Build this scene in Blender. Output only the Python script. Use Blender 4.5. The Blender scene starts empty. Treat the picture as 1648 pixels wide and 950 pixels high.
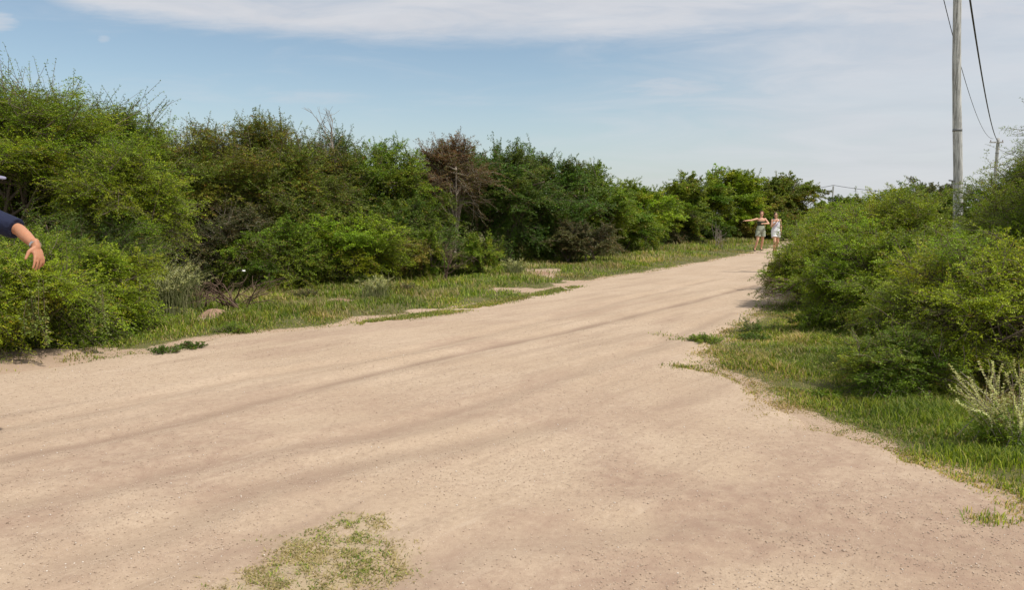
import bpy, bmesh, math, random
import numpy as np
from mathutils import Vector, Matrix
R = math.radians
scene = bpy.context.scene
COL = scene.collection

# ------------------------------------------------------------------ camera
FPX, CX, CY, HZ, EYE = 1200.0, 824.0, 475.0, 343.0, 1.6
PITCH = math.atan((CY - HZ) / FPX)
cam_d = bpy.data.cameras.new('camera'); cam = bpy.data.objects.new('camera', cam_d); COL.objects.link(cam)
cam.location = (0, 0, EYE); cam.rotation_euler = (R(90) - PITCH, 0, 0)
cam_d.sensor_width = 36; cam_d.lens = FPX / 1648 * 36; cam_d.clip_end = 6000; cam_d.clip_start = 0.05
scene.camera = cam
scene.render.resolution_x = 1024; scene.render.resolution_y = 591

def ray(px, py):
    a = (px - CX) / FPX; b = (CY - py) / FPX
    return np.array([a, math.cos(PITCH) + b * math.sin(PITCH), -math.sin(PITCH) + b * math.cos(PITCH)])
def at(px, py, Y):
    d = ray(px, py); return np.array([0, 0, EYE]) + d * (Y / d[1])
def gnd(px, py):
    d = ray(px, py); t = EYE / -d[2]; return np.array([d[0] * t, d[1] * t])

# ------------------------------------------------------------------ world / sun
SUN_EL, SUN_AZ = R(60), R(121)          # azimuth clockwise from +Y
sdir = Vector((math.sin(SUN_AZ) * math.cos(SUN_EL), math.cos(SUN_AZ) * math.cos(SUN_EL), math.sin(SUN_EL)))
world = bpy.data.worlds.new('World'); scene.world = world; world.use_nodes = True
nt = world.node_tree; nt.nodes.clear()
class NT:
    def __init__(s, tree): s.t = tree
    def n(s, typ, **kw):
        nd = s.t.nodes.new(typ)
        for k, v in kw.items(): setattr(nd, k, v)
        return nd
    def put(s, sock, v):
        if hasattr(v, 'is_output') or isinstance(v, bpy.types.NodeSocket): s.t.links.new(v, sock)
        else:
            if isinstance(v, (tuple, list)) and len(v) == 3 and sock.type == 'RGBA': v = (*v, 1)
            sock.default_value = v
    def m(s, op, a, b=0.0, c=0.0, clamp=False):
        nd = s.n('ShaderNodeMath', operation=op, use_clamp=clamp)
        s.put(nd.inputs[0], a); s.put(nd.inputs[1], b); s.put(nd.inputs[2], c)
        return nd.outputs[0]
    def vec(s, x, y, z=0.0):
        nd = s.n('ShaderNodeCombineXYZ')
        s.put(nd.inputs[0], x); s.put(nd.inputs[1], y); s.put(nd.inputs[2], z); return nd.outputs[0]
    def sstep(s, v, a, b, lo=0.0, hi=1.0):
        nd = s.n('ShaderNodeMapRange', interpolation_type='SMOOTHSTEP')
        s.put(nd.inputs[0], v); nd.inputs[1].default_value = a; nd.inputs[2].default_value = b
        nd.inputs[3].default_value = lo; nd.inputs[4].default_value = hi; return nd.outputs[0]
    def noise(s, v, scale, detail=4, rough=0.5, dist=0.0):
        nd = s.n('ShaderNodeTexNoise')
        if v is not None: s.put(nd.inputs['Vector'], v)
        nd.inputs['Scale'].default_value = scale; nd.inputs['Detail'].default_value = detail
        nd.inputs['Roughness'].default_value = rough; nd.inputs['Distortion'].default_value = dist
        return nd.outputs[0]
    def mix(s, f, a, b, bt='MIX'):
        nd = s.n('ShaderNodeMix', data_type='RGBA', blend_type=bt)
        s.put(nd.inputs[0], f); s.put(nd.inputs[6], a); s.put(nd.inputs[7], b); return nd.outputs[2]
    def attr(s, name):
        nd = s.n('ShaderNodeAttribute'); nd.attribute_name = name; return nd
w = NT(nt)
sky = w.n('ShaderNodeTexSky', sky_type='NISHITA'); sky.sun_disc = False
sky.sun_elevation = SUN_EL; sky.sun_rotation = SUN_AZ; sky.altitude = 200
sky.air_density = 1.0; sky.dust_density = 1.0; sky.ozone_density = 1.6
tc = w.n('ShaderNodeTexCoord'); sx = w.n('ShaderNodeSeparateXYZ'); nt.links.new(tc.outputs['Generated'], sx.inputs[0])
ya = w.m('ADD', w.m('ABSOLUTE', sx.outputs[1]), 0.03)
U = w.m('DIVIDE', sx.outputs[0], ya); V = w.m('DIVIDE', sx.outputs[2], ya)
def uv_of(px, py):
    p = at(px, py, 1.0); return p[0], p[2] - EYE
# edge of the big cloud sheet as a curve over azimuth
fc = w.n('ShaderNodeFloatCurve')
U0, U1 = -1.0, 1.0
nt.links.new(w.m('DIVIDE', w.m('SUBTRACT', U, U0), U1 - U0, clamp=True), fc.inputs['Value'])
edge = [(-400, -160), (60, -10), (130, 18), (220, 38), (330, 52), (480, 64), (640, 73), (860, 75), (1080, 68), (1250, 60), (1400, 66), (1600, 50), (2000, 40)]
cv = fc.mapping.curves[0]
pts = [((uv_of(a, b)[0] - U0) / (U1 - U0), uv_of(a, b)[1]) for a, b in edge]
pts = [(a, b - .010) for a, b in pts]
cv.points[0].location = (0, pts[0][1]); cv.points[1].location = (1, pts[-1][1])
for p in pts:
    if 0.01 < p[0] < 0.99: cv.points.new(*p)
fc.mapping.update()
n1 = w.noise(w.vec(w.m('MULTIPLY', U, 3.0), w.m('MULTIPLY', V, 16.0)), 1.6, 7, 0.62, 0.6)
n2 = w.noise(w.vec(w.m('MULTIPLY', U, 2.2), w.m('MULTIPLY', V, 12.0), 4.0), 2.2, 6, 0.6, 0.9)
n3 = w.noise(w.vec(w.m('MULTIPLY', U, 5.0), w.m('MULTIPLY', V, 30.0), 9.0), 3.5, 6, 0.65, 0.5)
dv = w.m('SUBTRACT', V, fc.outputs[0])
m1 = w.sstep(w.m('ADD', dv, w.m('MULTIPLY', w.m('SUBTRACT', n3, 0.5), 0.022)), -0.004, 0.030)
m1 = w.m('MULTIPLY', m1, w.sstep(n1, 0.25, 0.62, 0.62, 0.98))
veil = w.m('MULTIPLY', w.sstep(w.m('ADD', U, w.m('MULTIPLY', w.m('SUBTRACT', n2, 0.5), 0.5)), -0.02, 0.50),
           w.sstep(n1, 0.2, 0.75, 0.66, 0.84))
wisp = w.m('MULTIPLY', w.sstep(n2, 0.50, 0.80), 0.22)
cur = w.m('MAXIMUM', w.m('MAXIMUM', m1, veil), wisp)
for (px, py, a, b, k) in [(1090, 146, 0.11, 0.016, 0.55), (1428, 224, 0.025, 0.007, 0.7), (1500, 228, 0.10, 0.005, 0.35), (18, 46, 0.035, 0.016, 0.6),
                          (190, 72, 0.010, 0.006, 0.4), (520, 162, 0.09, 0.012, 0.3), (1300, 100, 0.10, 0.03, 0.3)]:
    u, v = uv_of(px, py)
    e = w.m('ADD', w.m('POWER', w.m('DIVIDE', w.m('ABSOLUTE', w.m('SUBTRACT', U, u)), a), 2.0),
            w.m('POWER', w.m('DIVIDE', w.m('ABSOLUTE', w.m('SUBTRACT', V, v)), b), 2.0))
    e = w.m('ADD', w.m('SUBTRACT', 1.0, e), w.m('MULTIPLY', w.m('SUBTRACT', n3, 0.5), 2.2))
    cur = w.m('MAXIMUM', cur, w.m('MULTIPLY', w.sstep(e, 0.0, 1.2), k))
hz = w.m('MULTIPLY', w.sstep(V, 0.20, -0.01), 0.55)      # pale air low down
cl_col = w.mix(w.sstep(n2, 0.2, 0.8), (6.25, 6.45, 6.95), (6.95, 7.1, 7.5))
skyc = w.mix(1.0, sky.outputs[0], (1.46, 1.40, 1.26), 'MULTIPLY')
skyc = w.mix(hz, skyc, (5.0, 5.7, 6.35))
skyc = w.mix(cur, skyc, cl_col)
bg = w.n('ShaderNodeBackground'); nt.links.new(skyc, bg.inputs[0]); bg.inputs[1].default_value = 0.1
wo = w.n('ShaderNodeOutputWorld'); nt.links.new(bg.outputs[0], wo.inputs[0])

sl = bpy.data.lights.new('sun', 'SUN'); sl.energy = 4.2; sl.angle = R(0.6); sl.color = (1.0, 0.95, 0.87)
so = bpy.data.objects.new('sun', sl); COL.objects.link(so)
so.rotation_euler = sdir.to_track_quat('Z', 'Y').to_euler(); so.location = (5, -5, 30)
vs = scene.view_settings; vs.view_transform = 'Standard'; vs.look = 'None'; vs.exposure = 0.0; vs.gamma = 1.0; vs.use_curve_mapping = False
scene.render.engine = 'CYCLES'
scene.cycles.max_bounces = 6; scene.cycles.diffuse_bounces = 3; scene.cycles.transmission_bounces = 4

# ------------------------------------------------------------------ helpers
def tag(o, label=None, cat=None, group=None, kind=None):
    if label: o['label'] = label
    if cat: o['category'] = cat
    if group: o['group'] = group
    if kind: o['kind'] = kind
    return o
def empty(name, loc):
    o = bpy.data.objects.new(name, None); o.empty_display_size = 0.2; COL.objects.link(o); o.location = loc; return o
def link(name, me, mat, parent=None):
    if mat is not None and not me.materials: me.materials.append(mat)
    o = bpy.data.objects.new(name, me); COL.objects.link(o)
    if parent: o.parent = parent
    return o
def np_mesh(name, V, F, col=None, smooth=False, attrs=None):
    """V (n,3), F (m,k) all the same k"""
    me = bpy.data.meshes.new(name)
    V = np.ascontiguousarray(V, np.float32); F = np.ascontiguousarray(F, np.int32)
    k = F.shape[1]; m = F.shape[0]
    me.vertices.add(len(V)); me.vertices.foreach_set('co', V.ravel())
    me.loops.add(m * k); me.loops.foreach_set('vertex_index', F.ravel())
    me.polygons.add(m); me.polygons.foreach_set('loop_start', np.arange(m, dtype=np.int32) * k)
    try: me.polygons.foreach_set('loop_total', np.full(m, k, np.int32))
    except Exception: pass
    if smooth: me.polygons.foreach_set('use_smooth', np.ones(m, bool))
    if col is not None:
        a = me.color_attributes.new('tint', 'FLOAT_COLOR', 'POINT')
        c = np.ones((len(V), 4), np.float32); c[:, :3] = col; a.data.foreach_set('color', c.ravel())
    for nm, val in (attrs or {}).items():
        a = me.attributes.new(nm, 'FLOAT', 'POINT'); a.data.foreach_set('value', np.ascontiguousarray(val, np.float32))
    me.update(calc_edges=True); me.validate()
    return me
def unit(v): return v / np.maximum(np.linalg.norm(v, axis=-1, keepdims=True), 1e-9)

# hash based 2D value noise
def _h(ix, iy, s):
    n = (ix.astype(np.int64) * 374761393 + iy.astype(np.int64) * 668265263 + s * 982451653) & 0x7fffffff
    n = ((n ^ (n >> 13)) * 1274126177) & 0x7fffffff
    return ((n ^ (n >> 16)) & 0xffff) / 65535.0
def vnoise(x, y, s=0):
    ix = np.floor(x); iy = np.floor(y); fx = x - ix; fy = y - iy
    fx = fx * fx * (3 - 2 * fx); fy = fy * fy * (3 - 2 * fy)
    a = _h(ix, iy, s); b = _h(ix + 1, iy, s); c = _h(ix, iy + 1, s); d = _h(ix + 1, iy + 1, s)
    return (a * (1 - fx) + b * fx) * (1 - fy) + (c * (1 - fx) + d * fx) * fy
def fbm(x, y, s=0, o=4):
    t = 0; a = 0.5; n = 0
    for i in range(o):
        t = t + a * vnoise(x * 2 ** i + 17 * i, y * 2 ** i - 9 * i, s + i); n += a; a *= 0.5
    return t / n
def sst(v, a, b):
    t = np.clip((v - a) / (b - a), 0, 1); return t * t * (3 - 2 * t)

# ------------------------------------------------------------------ road outline
left_px = [(0, 607), (100, 592), (180, 578), (260, 568), (350, 548), (430, 538), (520, 530), (620, 517), (700, 503), (800, 488), (900, 466), (1000, 446), (1100, 430), (1180, 415), (1236, 403)]
right_px = [(1258, 412), (1245, 440), (1272, 470), (1225, 494), (1180, 515), (1130, 545), (1096, 592), (1180, 622), (1262, 688), (1400, 738), (1500, 768), (1585, 800), (1612, 842)]
LE = [gnd(*p) for p in left_px]; RE = [gnd(*p) for p in right_px]
poly = [np.array(p) for p in [(-16, -30), (-16, -6), (-9, 2.2), (-6.6, 5.4)]] + LE + [np.array(p) for p in [(16, 43), (30, 72), (60, 130), (64, 128), (33, 70), (18, 41), (12.6, 32.3)]] + RE + \
       [np.array(p) for p in [(3.2, 3.45), (6, 2.9), (16, 1.5), (30, -1), (30, -30)]]
POLY = np.array(poly)
def sdf_poly(x, y, P=POLY):
    sh = x.shape; x = x.ravel(); y = y.ravel()
    d = np.full(x.shape, 1e9); ins = np.zeros(x.shape, bool)
    n = len(P)
    for i in range(n):
        a = P[i]; b = P[(i + 1) % n]; e = b - a
        wx = x - a[0]; wy = y - a[1]
        t = np.clip((wx * e[0] + wy * e[1]) / (e @ e), 0, 1)
        d = np.minimum(d, (wx - e[0] * t) ** 2 + (wy - e[1] * t) ** 2)
        c = ((a[1] > y) != (b[1] > y))
        with np.errstate(divide='ignore', invalid='ignore'):
            xi = a[0] + (y - a[1]) / (b[1] - a[1] + 1e-12) * e[0]
        ins ^= (c & (x < xi))
    d = np.sqrt(d); return np.where(ins, d, -d).reshape(sh)
def dist_line(x, y, P):
    d = np.full(x.shape, 1e9)
    for a, b in zip(P[:-1], P[1:]):
        e = b - a; t = np.clip(((x - a[0]) * e[0] + (y - a[1]) * e[1]) / (e @ e), 0, 1)
        d = np.minimum(d, (x - a[0] - e[0] * t) ** 2 + (y - a[1] - e[1] * t) ** 2)
    return np.sqrt(d)
def sd_road(x, y):                       # ragged edge, positive inside
    s = sdf_poly(x, y)
    return s + (fbm(x * 1.3, y * 1.3, 5, 4) - 0.5) * 0.55 + (vnoise(x * 7, y * 7, 8) - 0.5) * 0.10
patch_px = [(350, 930), (385, 898), (425, 884), (505, 876), (560, 852), (615, 845), (640, 868), (672, 892), (668, 925), (640, 948), (600, 1010), (380, 1010)]
PATCH = np.array([gnd(*p) for p in patch_px])
tracks = [[(-40, 752), (0, 742), (150, 714), (300, 680), (400, 652), (520, 622), (700, 580), (900, 537), (1100, 490), (1245, 452)],
          [(-60, 820), (120, 800), (300, 755), (450, 722), (600, 700), (760, 655), (900, 610), (1050, 560), (1180, 505)],
          [(120, 900), (280, 850), (400, 790), (520, 762), (640, 735), (760, 712), (900, 680)],
          [(0, 690), (200, 655), (400, 610), (650, 570), (900, 510), (1150, 450)],
          [(560, 960), (760, 880), (950, 860), (1150, 830), (1350, 860), (1640, 900)]]
TR = [np.array([gnd(*p) for p in t]) for t in tracks]
bare_px = [(690, 502, 36, 4), (850, 468, 50, 4), (352, 514, 24, 12), (870, 440, 32, 6), (935, 456, 40, 4), (545, 487, 20, 5), (40, 585, 110, 22), (640, 512, 50, 5)]
BARE = []
for px, py, rx, ry in bare_px:
    c = gnd(px, py); BARE.append((c[0], c[1], abs(gnd(px + rx, py)[0] - c[0]), abs(gnd(px, py - ry)[1] - gnd(px, py + ry)[1]) / 2))
def bareness(x, y):
    b = np.zeros(x.shape)
    for cx, cy, rx, ry in BARE:
        b = np.maximum(b, np.clip(1.45 - np.hypot((x - cx) / rx, (y - cy) / ry) - (fbm(x * 3.1, y * 3.1, 88, 4) - .45) * 2.2, 0, 1))
    return b
def ground_h(x, y):
    sd = sd_road(x, y)
    out = sst(-sd, 0.0, 1.6)
    h = out * ((fbm(x * 0.5, y * 0.5, 21, 3) - 0.35) * 0.22 + (fbm(x * 2.1, y * 2.1, 25, 3) - 0.5) * 0.07)
    far = sst(np.hypot(x, y), 60, 200)
    sd = np.maximum(sd, sdf_poly(x, y) - 0.05)
    h = h * (1 - far) - 0.035 * sst(sd, -0.16, 0.02)
    return h
def road_h(x, y):
    sd = sd_road(x, y)
    r = (fbm(x * 0.7, y * 0.7, 31, 3) - 0.5) * 0.02 + (fbm(x * 4, y * 4, 35, 3) - 0.5) * 0.012
    for i, t in enumerate(TR):
        d = dist_line(x, y, t) + (fbm(x * 1.5, y * 1.5, 60 + i, 2) - .5) * 0.1
        r = r - 0.018 * np.exp(-(d / 0.13) ** 2) + 0.010 * np.exp(-((d - 0.26) / 0.10) ** 2)
    m_ = np.maximum(sd, sdf_poly(x, y) - 0.05)
    return 0.012 + r * sst(sd, 0.02, 0.5) - 0.07 * sst(-m_, 0.03, 0.16)

# ------------------------------------------------------------------ materials
def mat(name):
    m = bpy.data.materials.new(name); m.use_nodes = True; m.node_tree.nodes.clear()
    k = NT(m.node_tree); out = k.n('ShaderNodeOutputMaterial'); bs = k.n('ShaderNodeBsdfPrincipled')
    m.node_tree.links.new(bs.outputs[0], out.inputs[0]); bs.inputs['Specular IOR Level'].default_value = 0.25
    return m, k, bs, out
def bump(k, bs, h, strength, dist):
    b = k.n('ShaderNodeBump'); b.inputs['Strength'].default_value = strength; b.inputs['Distance'].default_value = dist
    k.put(b.inputs['Height'], h); k.t.links.new(b.outputs[0], bs.inputs['Normal'])
def leaf_mat(name, transl=0.27, rough=0.5):
    m, k, bs, out = mat(name)
    a = k.attr('tint').outputs['Color']
    k.put(bs.inputs['Base Color'], a); bs.inputs['Roughness'].default_value = rough
    tr = k.n('ShaderNodeBsdfTranslucent'); k.put(tr.inputs[0], k.mix(1.0, a, (1.1, 1.22, 0.5), 'MULTIPLY'))
    mx = k.n('ShaderNodeMixShader'); mx.inputs[0].default_value = transl
    k.t.links.new(bs.outputs[0], mx.inputs[1]); k.t.links.new(tr.outputs[0], mx.inputs[2]); k.t.links.new(mx.outputs[0], out.inputs[0])
    return m
M = {}
M['leaf'] = leaf_mat('leaf_green'); M['grass'] = leaf_mat('grass_blade', 0.4, 0.55); M['dry'] = leaf_mat('dry_leaf', 0.2, 0.7)
def simple(name, col, rough=0.7, var=0.25, scale=30, bmp=0.0):
    m, k, bs, out = mat(name)
    tcn = k.n('ShaderNodeTexCoord').outputs['Object']
    n = k.noise(tcn, scale, 5, 0.6)
    a = tuple(c * (1 - var) for c in col); b = tuple(min(c * (1 + var), 1) for c in col)
    k.put(bs.inputs['Base Color'], k.mix(n, a, b)); bs.inputs['Roughness'].default_value = rough
    if bmp: bump(k, bs, n, 0.6, bmp)
    return m
M['bark'] = simple('grey_brown_bark', (0.15, 0.115, 0.085), 0.85, 0.5, 25, 0.01)
M['palebark'] = simple('pale_bark', (0.30, 0.25, 0.20), 0.85, 0.4, 25, 0.01)
M['deadwood'] = simple('dead_wood', (0.13, 0.085, 0.06), 0.9, 0.45, 30, 0.01)
def sand_nodes(k, scale=1.0):
    pos = k.n('ShaderNodeNewGeometry').outputs['Position']
    big = k.noise(pos, 0.55, 5, 0.6); mid = k.noise(pos, 3.2, 5, 0.6); fine = k.noise(pos, 26, 5, 0.75); grain = k.noise(pos, 150, 3, 0.8)
    c = k.mix(k.sstep(big, 0.35, 0.65), (0.425, 0.318, 0.222), (0.475, 0.365, 0.262))
    c = k.mix(k.m('MULTIPLY', k.sstep(mid, 0.52, 0.75), 0.35), c, (0.36, 0.25, 0.18))
    c = k.mix(k.sstep(fine, 0.42, 0.72, 0.0, 0.8), c, (0.33, 0.24, 0.17)); c = k.mix(k.sstep(fine, 0.45, 0.25, 0.0, 0.5), c, (0.56, 0.43, 0.32))
    c = k.mix(k.sstep(grain, 0.55, 0.75, 0.0, 0.6), c, (0.62, 0.50, 0.40))
    c = k.mix(k.sstep(grain, 0.45, 0.28, 0.0, 0.6), c, (0.26, 0.18, 0.13))
    return pos, c, big, mid, fine, grain
# road
m, k, bs, out = mat('sandy_dirt'); M['road'] = m
pos, c, big, mid, fine, grain = sand_nodes(k)
tr = k.attr('track').outputs['Fac']; pch = k.attr('patch').outputs['Fac']; coarse = k.attr('coarse').outputs['Fac']
c = k.mix(k.m('MULTIPLY', tr, 0.8), c, (0.285, 0.205, 0.145))
mp = k.n('ShaderNodeMapping'); k.put(mp.inputs[0], pos); mp.vector_type = 'TEXTURE'
mp.inputs['Rotation'].default_value = (0, 0, math.atan2(LE[8][1] - LE[3][1], LE[8][0] - LE[3][0])); mp.inputs['Scale'].default_value = (5.5, .55, 1)
sk = k.noise(mp.outputs[0], 2.4, 7, .68, .8); sk2 = k.noise(mp.outputs[0], 9, 5, .7, .4)
c = k.mix(k.sstep(sk, .50, .72, 0, .5), c, (.30, .215, .15)); c = k.mix(k.sstep(sk2, .56, .74, 0, .45), c, (.31, .225, .16)); c = k.mix(k.sstep(sk2, .44, .28, 0, .4), c, (.52, .42, .32))
tr = k.m('MULTIPLY', tr, k.sstep(sk2, .30, .62, .35, 1.0))
c = k.mix(k.m('MULTIPLY', coarse, k.sstep(k.noise(pos, 9, 5, 0.65), 0.3, 0.7, 0.25, 0.75)), c, (0.28, 0.185, 0.135))
c = k.mix(k.m('MULTIPLY', pch, k.sstep(k.noise(pos, 22, 4, 0.7), 0.35, 0.65, 0.25, 0.8)), c, (0.36, 0.29, 0.17))
vor = k.n('ShaderNodeTexVoronoi'); k.put(vor.inputs['Vector'], pos); vor.inputs['Scale'].default_value = 70
sp = k.m('MULTIPLY', k.sstep(vor.outputs['Distance'], 0.22, 0.12), k.sstep(k.noise(pos, 40, 2, 0.5), 0.52, 0.62))
c = k.mix(k.m('MULTIPLY', sp, 0.55), c, (0.70, 0.60, 0.50))
k.put(bs.inputs['Base Color'], c); bs.inputs['Roughness'].default_value = 0.95
hh = k.m('ADD', k.m('MULTIPLY', k.m('ADD', fine, sk2), 0.6), k.m('ADD', k.m('MULTIPLY', grain, 0.35), k.m('MULTIPLY', sp, 0.3)))
bump(k, bs, hh, 0.55, 0.012)
# ground
m, k, bs, out = mat('verge_ground'); M['ground'] = m
pos, c, big, mid, fine, grain = sand_nodes(k)
c = k.mix(0.25, c, (0.36, 0.22, 0.15))
g = k.attr('grassy').outputs['Fac']
gc = k.mix(k.noise(pos, 2.0, 5, 0.6), (0.08, 0.095, 0.02), (0.20, 0.18, 0.07))
gc = k.mix(k.noise(pos, 30, 4, 0.7), gc, (0.10, 0.085, 0.035))
mask = k.sstep(k.m('ADD', g, k.m('MULTIPLY', k.m('SUBTRACT', k.noise(pos, 11, 5, 0.7), 0.5), k.sstep(g, 0.02, 0.3, 0.0, 0.9))), 0.35, 0.65)
c = k.mix(mask, c, gc)
k.put(bs.inputs['Base Color'], c); bs.inputs['Roughness'].default_value = 0.95
bump(k, bs, k.m('ADD', fine, k.m('MULTIPLY', grain, 0.5)), 0.6, 0.02)
# soil for mounds
m, k, bs, out = mat('loose_soil'); M['soil'] = m
pos, c, big, mid, fine, grain = sand_nodes(k)
c = k.mix(0.7, c, (0.27, 0.145, 0.095))
k.put(bs.inputs['Base Color'], c); bs.inputs['Roughness'].default_value = 0.95; bump(k, bs, fine, 0.8, 0.02)

# ------------------------------------------------------------------ ground + road
def graded(lo, hi, step, far, grow=1.25):
    a = list(np.arange(lo, hi + step / 2, step)); s = step
    left = [a[0]]; right = [a[-1]]
    while right[-1] < far: s *= grow; right.append(right[-1] + s)
    s = step
    while left[-1] > -far: s *= grow; left.append(left[-1] - s)
    return np.array(left[::-1][:-1] + a + right[1:])
def grid_faces(nx, ny):
    i = np.arange(nx - 1); j = np.arange(ny - 1); I, J = np.meshgrid(i, j)
    a = J * nx + I; return np.stack([a, a + 1, a + 1 + nx, a + nx], -1).reshape(-1, 4)
gx = graded(-14, 16, 0.12, 3000); gy = graded(2, 36, 0.12, 3000)
GX, GY = np.meshgrid(gx, gy)
sdg = sd_road(GX, GY)
Z = ground_h(GX, GY)
grassy = sst(-sdg, 0.05, 0.6) * (1 - 0.9 * np.clip(bareness(GX, GY) * 1.6, 0, 1))
me = np_mesh('ground', np.stack([GX, GY, Z], -1).reshape(-1, 3), grid_faces(len(gx), len(gy)), smooth=True, attrs={'grassy': grassy.ravel()})
tag(link('ground', me, M['ground']), kind='structure')

def road_part(x0, x1, y0, y1, st):
    xs = np.arange(x0, x1 + st / 2, st); ys = np.arange(y0, y1 + st / 2, st)
    X, Y = np.meshgrid(xs, ys); return xs, ys, X, Y
def build_road():
    gx = graded(-9, 13, 0.065, 60, 1.15); gy = graded(2.0, 34, 0.065, 125, 1.15); gy = gy[gy > -30]; gx = gx[gx > -16.5]
    X, Y = np.meshgrid(gx, gy); sd = sd_road(X, Y); Zr = road_h(X, Y)
    F = grid_faces(len(gx), len(gy)); keep = (np.maximum(sd, sdf_poly(X, Y) - 0.05).ravel()[F] > -0.20).all(1); F = F[keep]
    trk = np.zeros(X.shape)
    for i, t in enumerate(TR):
        d = dist_line(X, Y, t) + (fbm(X * 1.5, Y * 1.5, 60 + i, 2) - .5) * 0.1
        kx = [1.35, 0.75, 0.75, 0.6, 0.4][i]; wd = [0.07, 0.08, 0.11, 0.04, 0.15][i]
        v = np.exp(-(d / wd) ** 2) * kx * (0.45 + 0.9 * fbm(X * 2, Y * 2, 70 + i, 3))
        trk = np.maximum(trk, v)
    # streaks running with the road
    a = math.atan2(LE[8][1] - LE[3][1], LE[8][0] - LE[3][0]); us = X * math.cos(a) + Y * math.sin(a); vs_ = -X * math.sin(a) + Y * math.cos(a)
    st = fbm(us * 0.5, vs_ * 4.5, 90, 4); trk = np.maximum(trk, sst(st, 0.58, 0.78) * 0.45)
    dcam = np.hypot(X - 0.0, Y)
    cc = sst(fbm(X * 0.8, Y * 0.8, 95, 4), 0.38, 0.60) * (1 - sst(dcam, 4.5, 8.0))
    cc = np.maximum(cc, 0.6 * sst(fbm(us * .6, vs_ * 2.2, 99, 4), 0.55, 0.7) * (1 - sst(dcam, 9, 16)))
    pt = sst(sdf_poly(X, Y, PATCH) + (fbm(X * 4, Y * 4, 12, 3) - .5) * 0.5, -0.08, 0.22)
    used = np.unique(F); remap = -np.ones(X.size, int); remap[used] = np.arange(len(used))
    V = np.stack([X, Y, Zr], -1).reshape(-1, 3)[used]
    me = np_mesh('dirt_road', V, remap[F], smooth=True, attrs={'track': trk.ravel()[used], 'patch': pt.ravel()[used], 'coarse': cc.ravel()[used]})
    tag(link('dirt_road', me, M['road']), kind='structure')
build_road()

def surf_z(x, y):
    sd = sd_road(x, y); return np.where(np.maximum(sd, sdf_poly(x, y) - 0.05) > -0.18, np.maximum(road_h(x, y), ground_h(x, y)), ground_h(x, y))
def sz(x, y): return float(surf_z(np.array([x]), np.array([y]))[0])

# pebbles on the road
def build_gravel():
    rng = np.random.default_rng(4); N = 110000
    Yp = 2.2 + 9 * rng.random(N) ** 1.8; Xp = (rng.random(N) * 2 - 1) * 0.78 * Yp
    dens = 0.25 + sst(fbm(Xp * 1.1, Yp * 1.1, 95, 3), 0.35, 0.65); kk = (sd_road(Xp, Yp) > 0.05) & (rng.random(N) < dens)
    Xp = Xp[kk]; Yp = Yp[kk]; n = len(Xp); s = 0.0016 + 0.0042 * rng.random(n) ** 4 + Yp * 0.0001
    base = np.array([[1, 0, 0], [-1, 0, 0], [0, 1, 0], [0, -1, 0], [0, 0, .8], [0, 0, -.6]], float)
    Fb = np.array([[0, 2, 4], [2, 1, 4], [1, 3, 4], [3, 0, 4], [2, 0, 5], [1, 2, 5], [3, 1, 5], [0, 3, 5]])
    V = base[None] * (1 + 0.5 * (rng.random((n, 6, 3)) - .5)) * s[:, None, None]
    a = rng.random(n) * 6.28; ca, sa = np.cos(a)[:, None], np.sin(a)[:, None]
    V = np.stack([V[..., 0] * ca - V[..., 1] * sa, V[..., 0] * sa + V[..., 1] * ca, V[..., 2]], -1)
    V += np.stack([Xp, Yp, road_h(Xp, Yp) + s * 0.25], -1)[:, None]
    F = (Fb[None] + np.arange(n)[:, None, None] * 6).reshape(-1, 3)
    t = rng.random(n); c = np.array([.34, .25, .18]) * (1 - t[:, None]) + np.array([.56, .44, .34]) * t[:, None]
    c[t > .96] = (.70, .64, .56); c[t < .03] = (.22, .16, .11)
    me = np_mesh('gravel', V.reshape(-1, 3), F, np.repeat(c, 6, 0))
    m, k, bs, out = mat('pebble_stone'); k.put(bs.inputs['Base Color'], k.attr('tint').outputs['Color']); bs.inputs['Roughness'].default_value = 0.8
    tag(link('gravel', me, m), 'small pale pebbles scattered over the sandy road', 'gravel', kind='stuff')
build_gravel()

# ------------------------------------------------------------------ grass
G_GREEN = np.array([.17, .24, .028]); G_LIME = np.array([.30, .36, .045]); G_DARK = np.array([.065, .11, .018]); G_STRAW = np.array([.42, .34, .16])
def blades(x, y, h, wd, rng, dry, bend=0.5, z=None):
    n = len(x); z = surf_z(x, y) if z is None else z
    a = rng.random(n) * 6.283; dx, dy = np.cos(a), np.sin(a); b = (0.15 + bend * rng.random(n)) * h
    wx, wy = -dy * wd / 2, dx * wd / 2
    P0 = np.stack([x, y, z - 0.005], -1); D = np.stack([dx, dy, 0 * dx], -1); W = np.stack([wx, wy, 0 * wx], -1); up = np.array([0, 0, 1.0])
    mid = P0 + D * (b * .35)[:, None] + up * (h * .6)[:, None]; tip = P0 + D * b[:, None] + up * (h * (1 - .25 * rng.random(n)))[:, None]
    V = np.stack([P0 - W, P0 + W, mid - W * .8, mid + W * .8, tip], 1)
    F = np.array([[0, 1, 3], [0, 3, 2], [2, 3, 4]])[None] + (np.arange(n) * 5)[:, None, None]
    t = rng.random(n)[:, None]; c = G_DARK * (1 - t) + G_GREEN * t; c = np.where(rng.random((n, 1)) < .35, G_LIME * (0.7 + .5 * t), c)
    isdry = rng.random(n) < dry; c = np.where(isdry[:, None], G_STRAW * (0.55 + .6 * t), c)
    c = c * (0.55 + 0.95 * fbm(x * 1.1, y * 1.1, 44, 4))[:, None] * (np.array([1, 1, 1]) + np.array([.16, .05, 0]) * sst(fbm(x * .9, y * .9, 46, 3), .5, .65)[:, None])
    return V.reshape(-1, 3), F.reshape(-1, 3), np.repeat(c, 5, 0)
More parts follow.
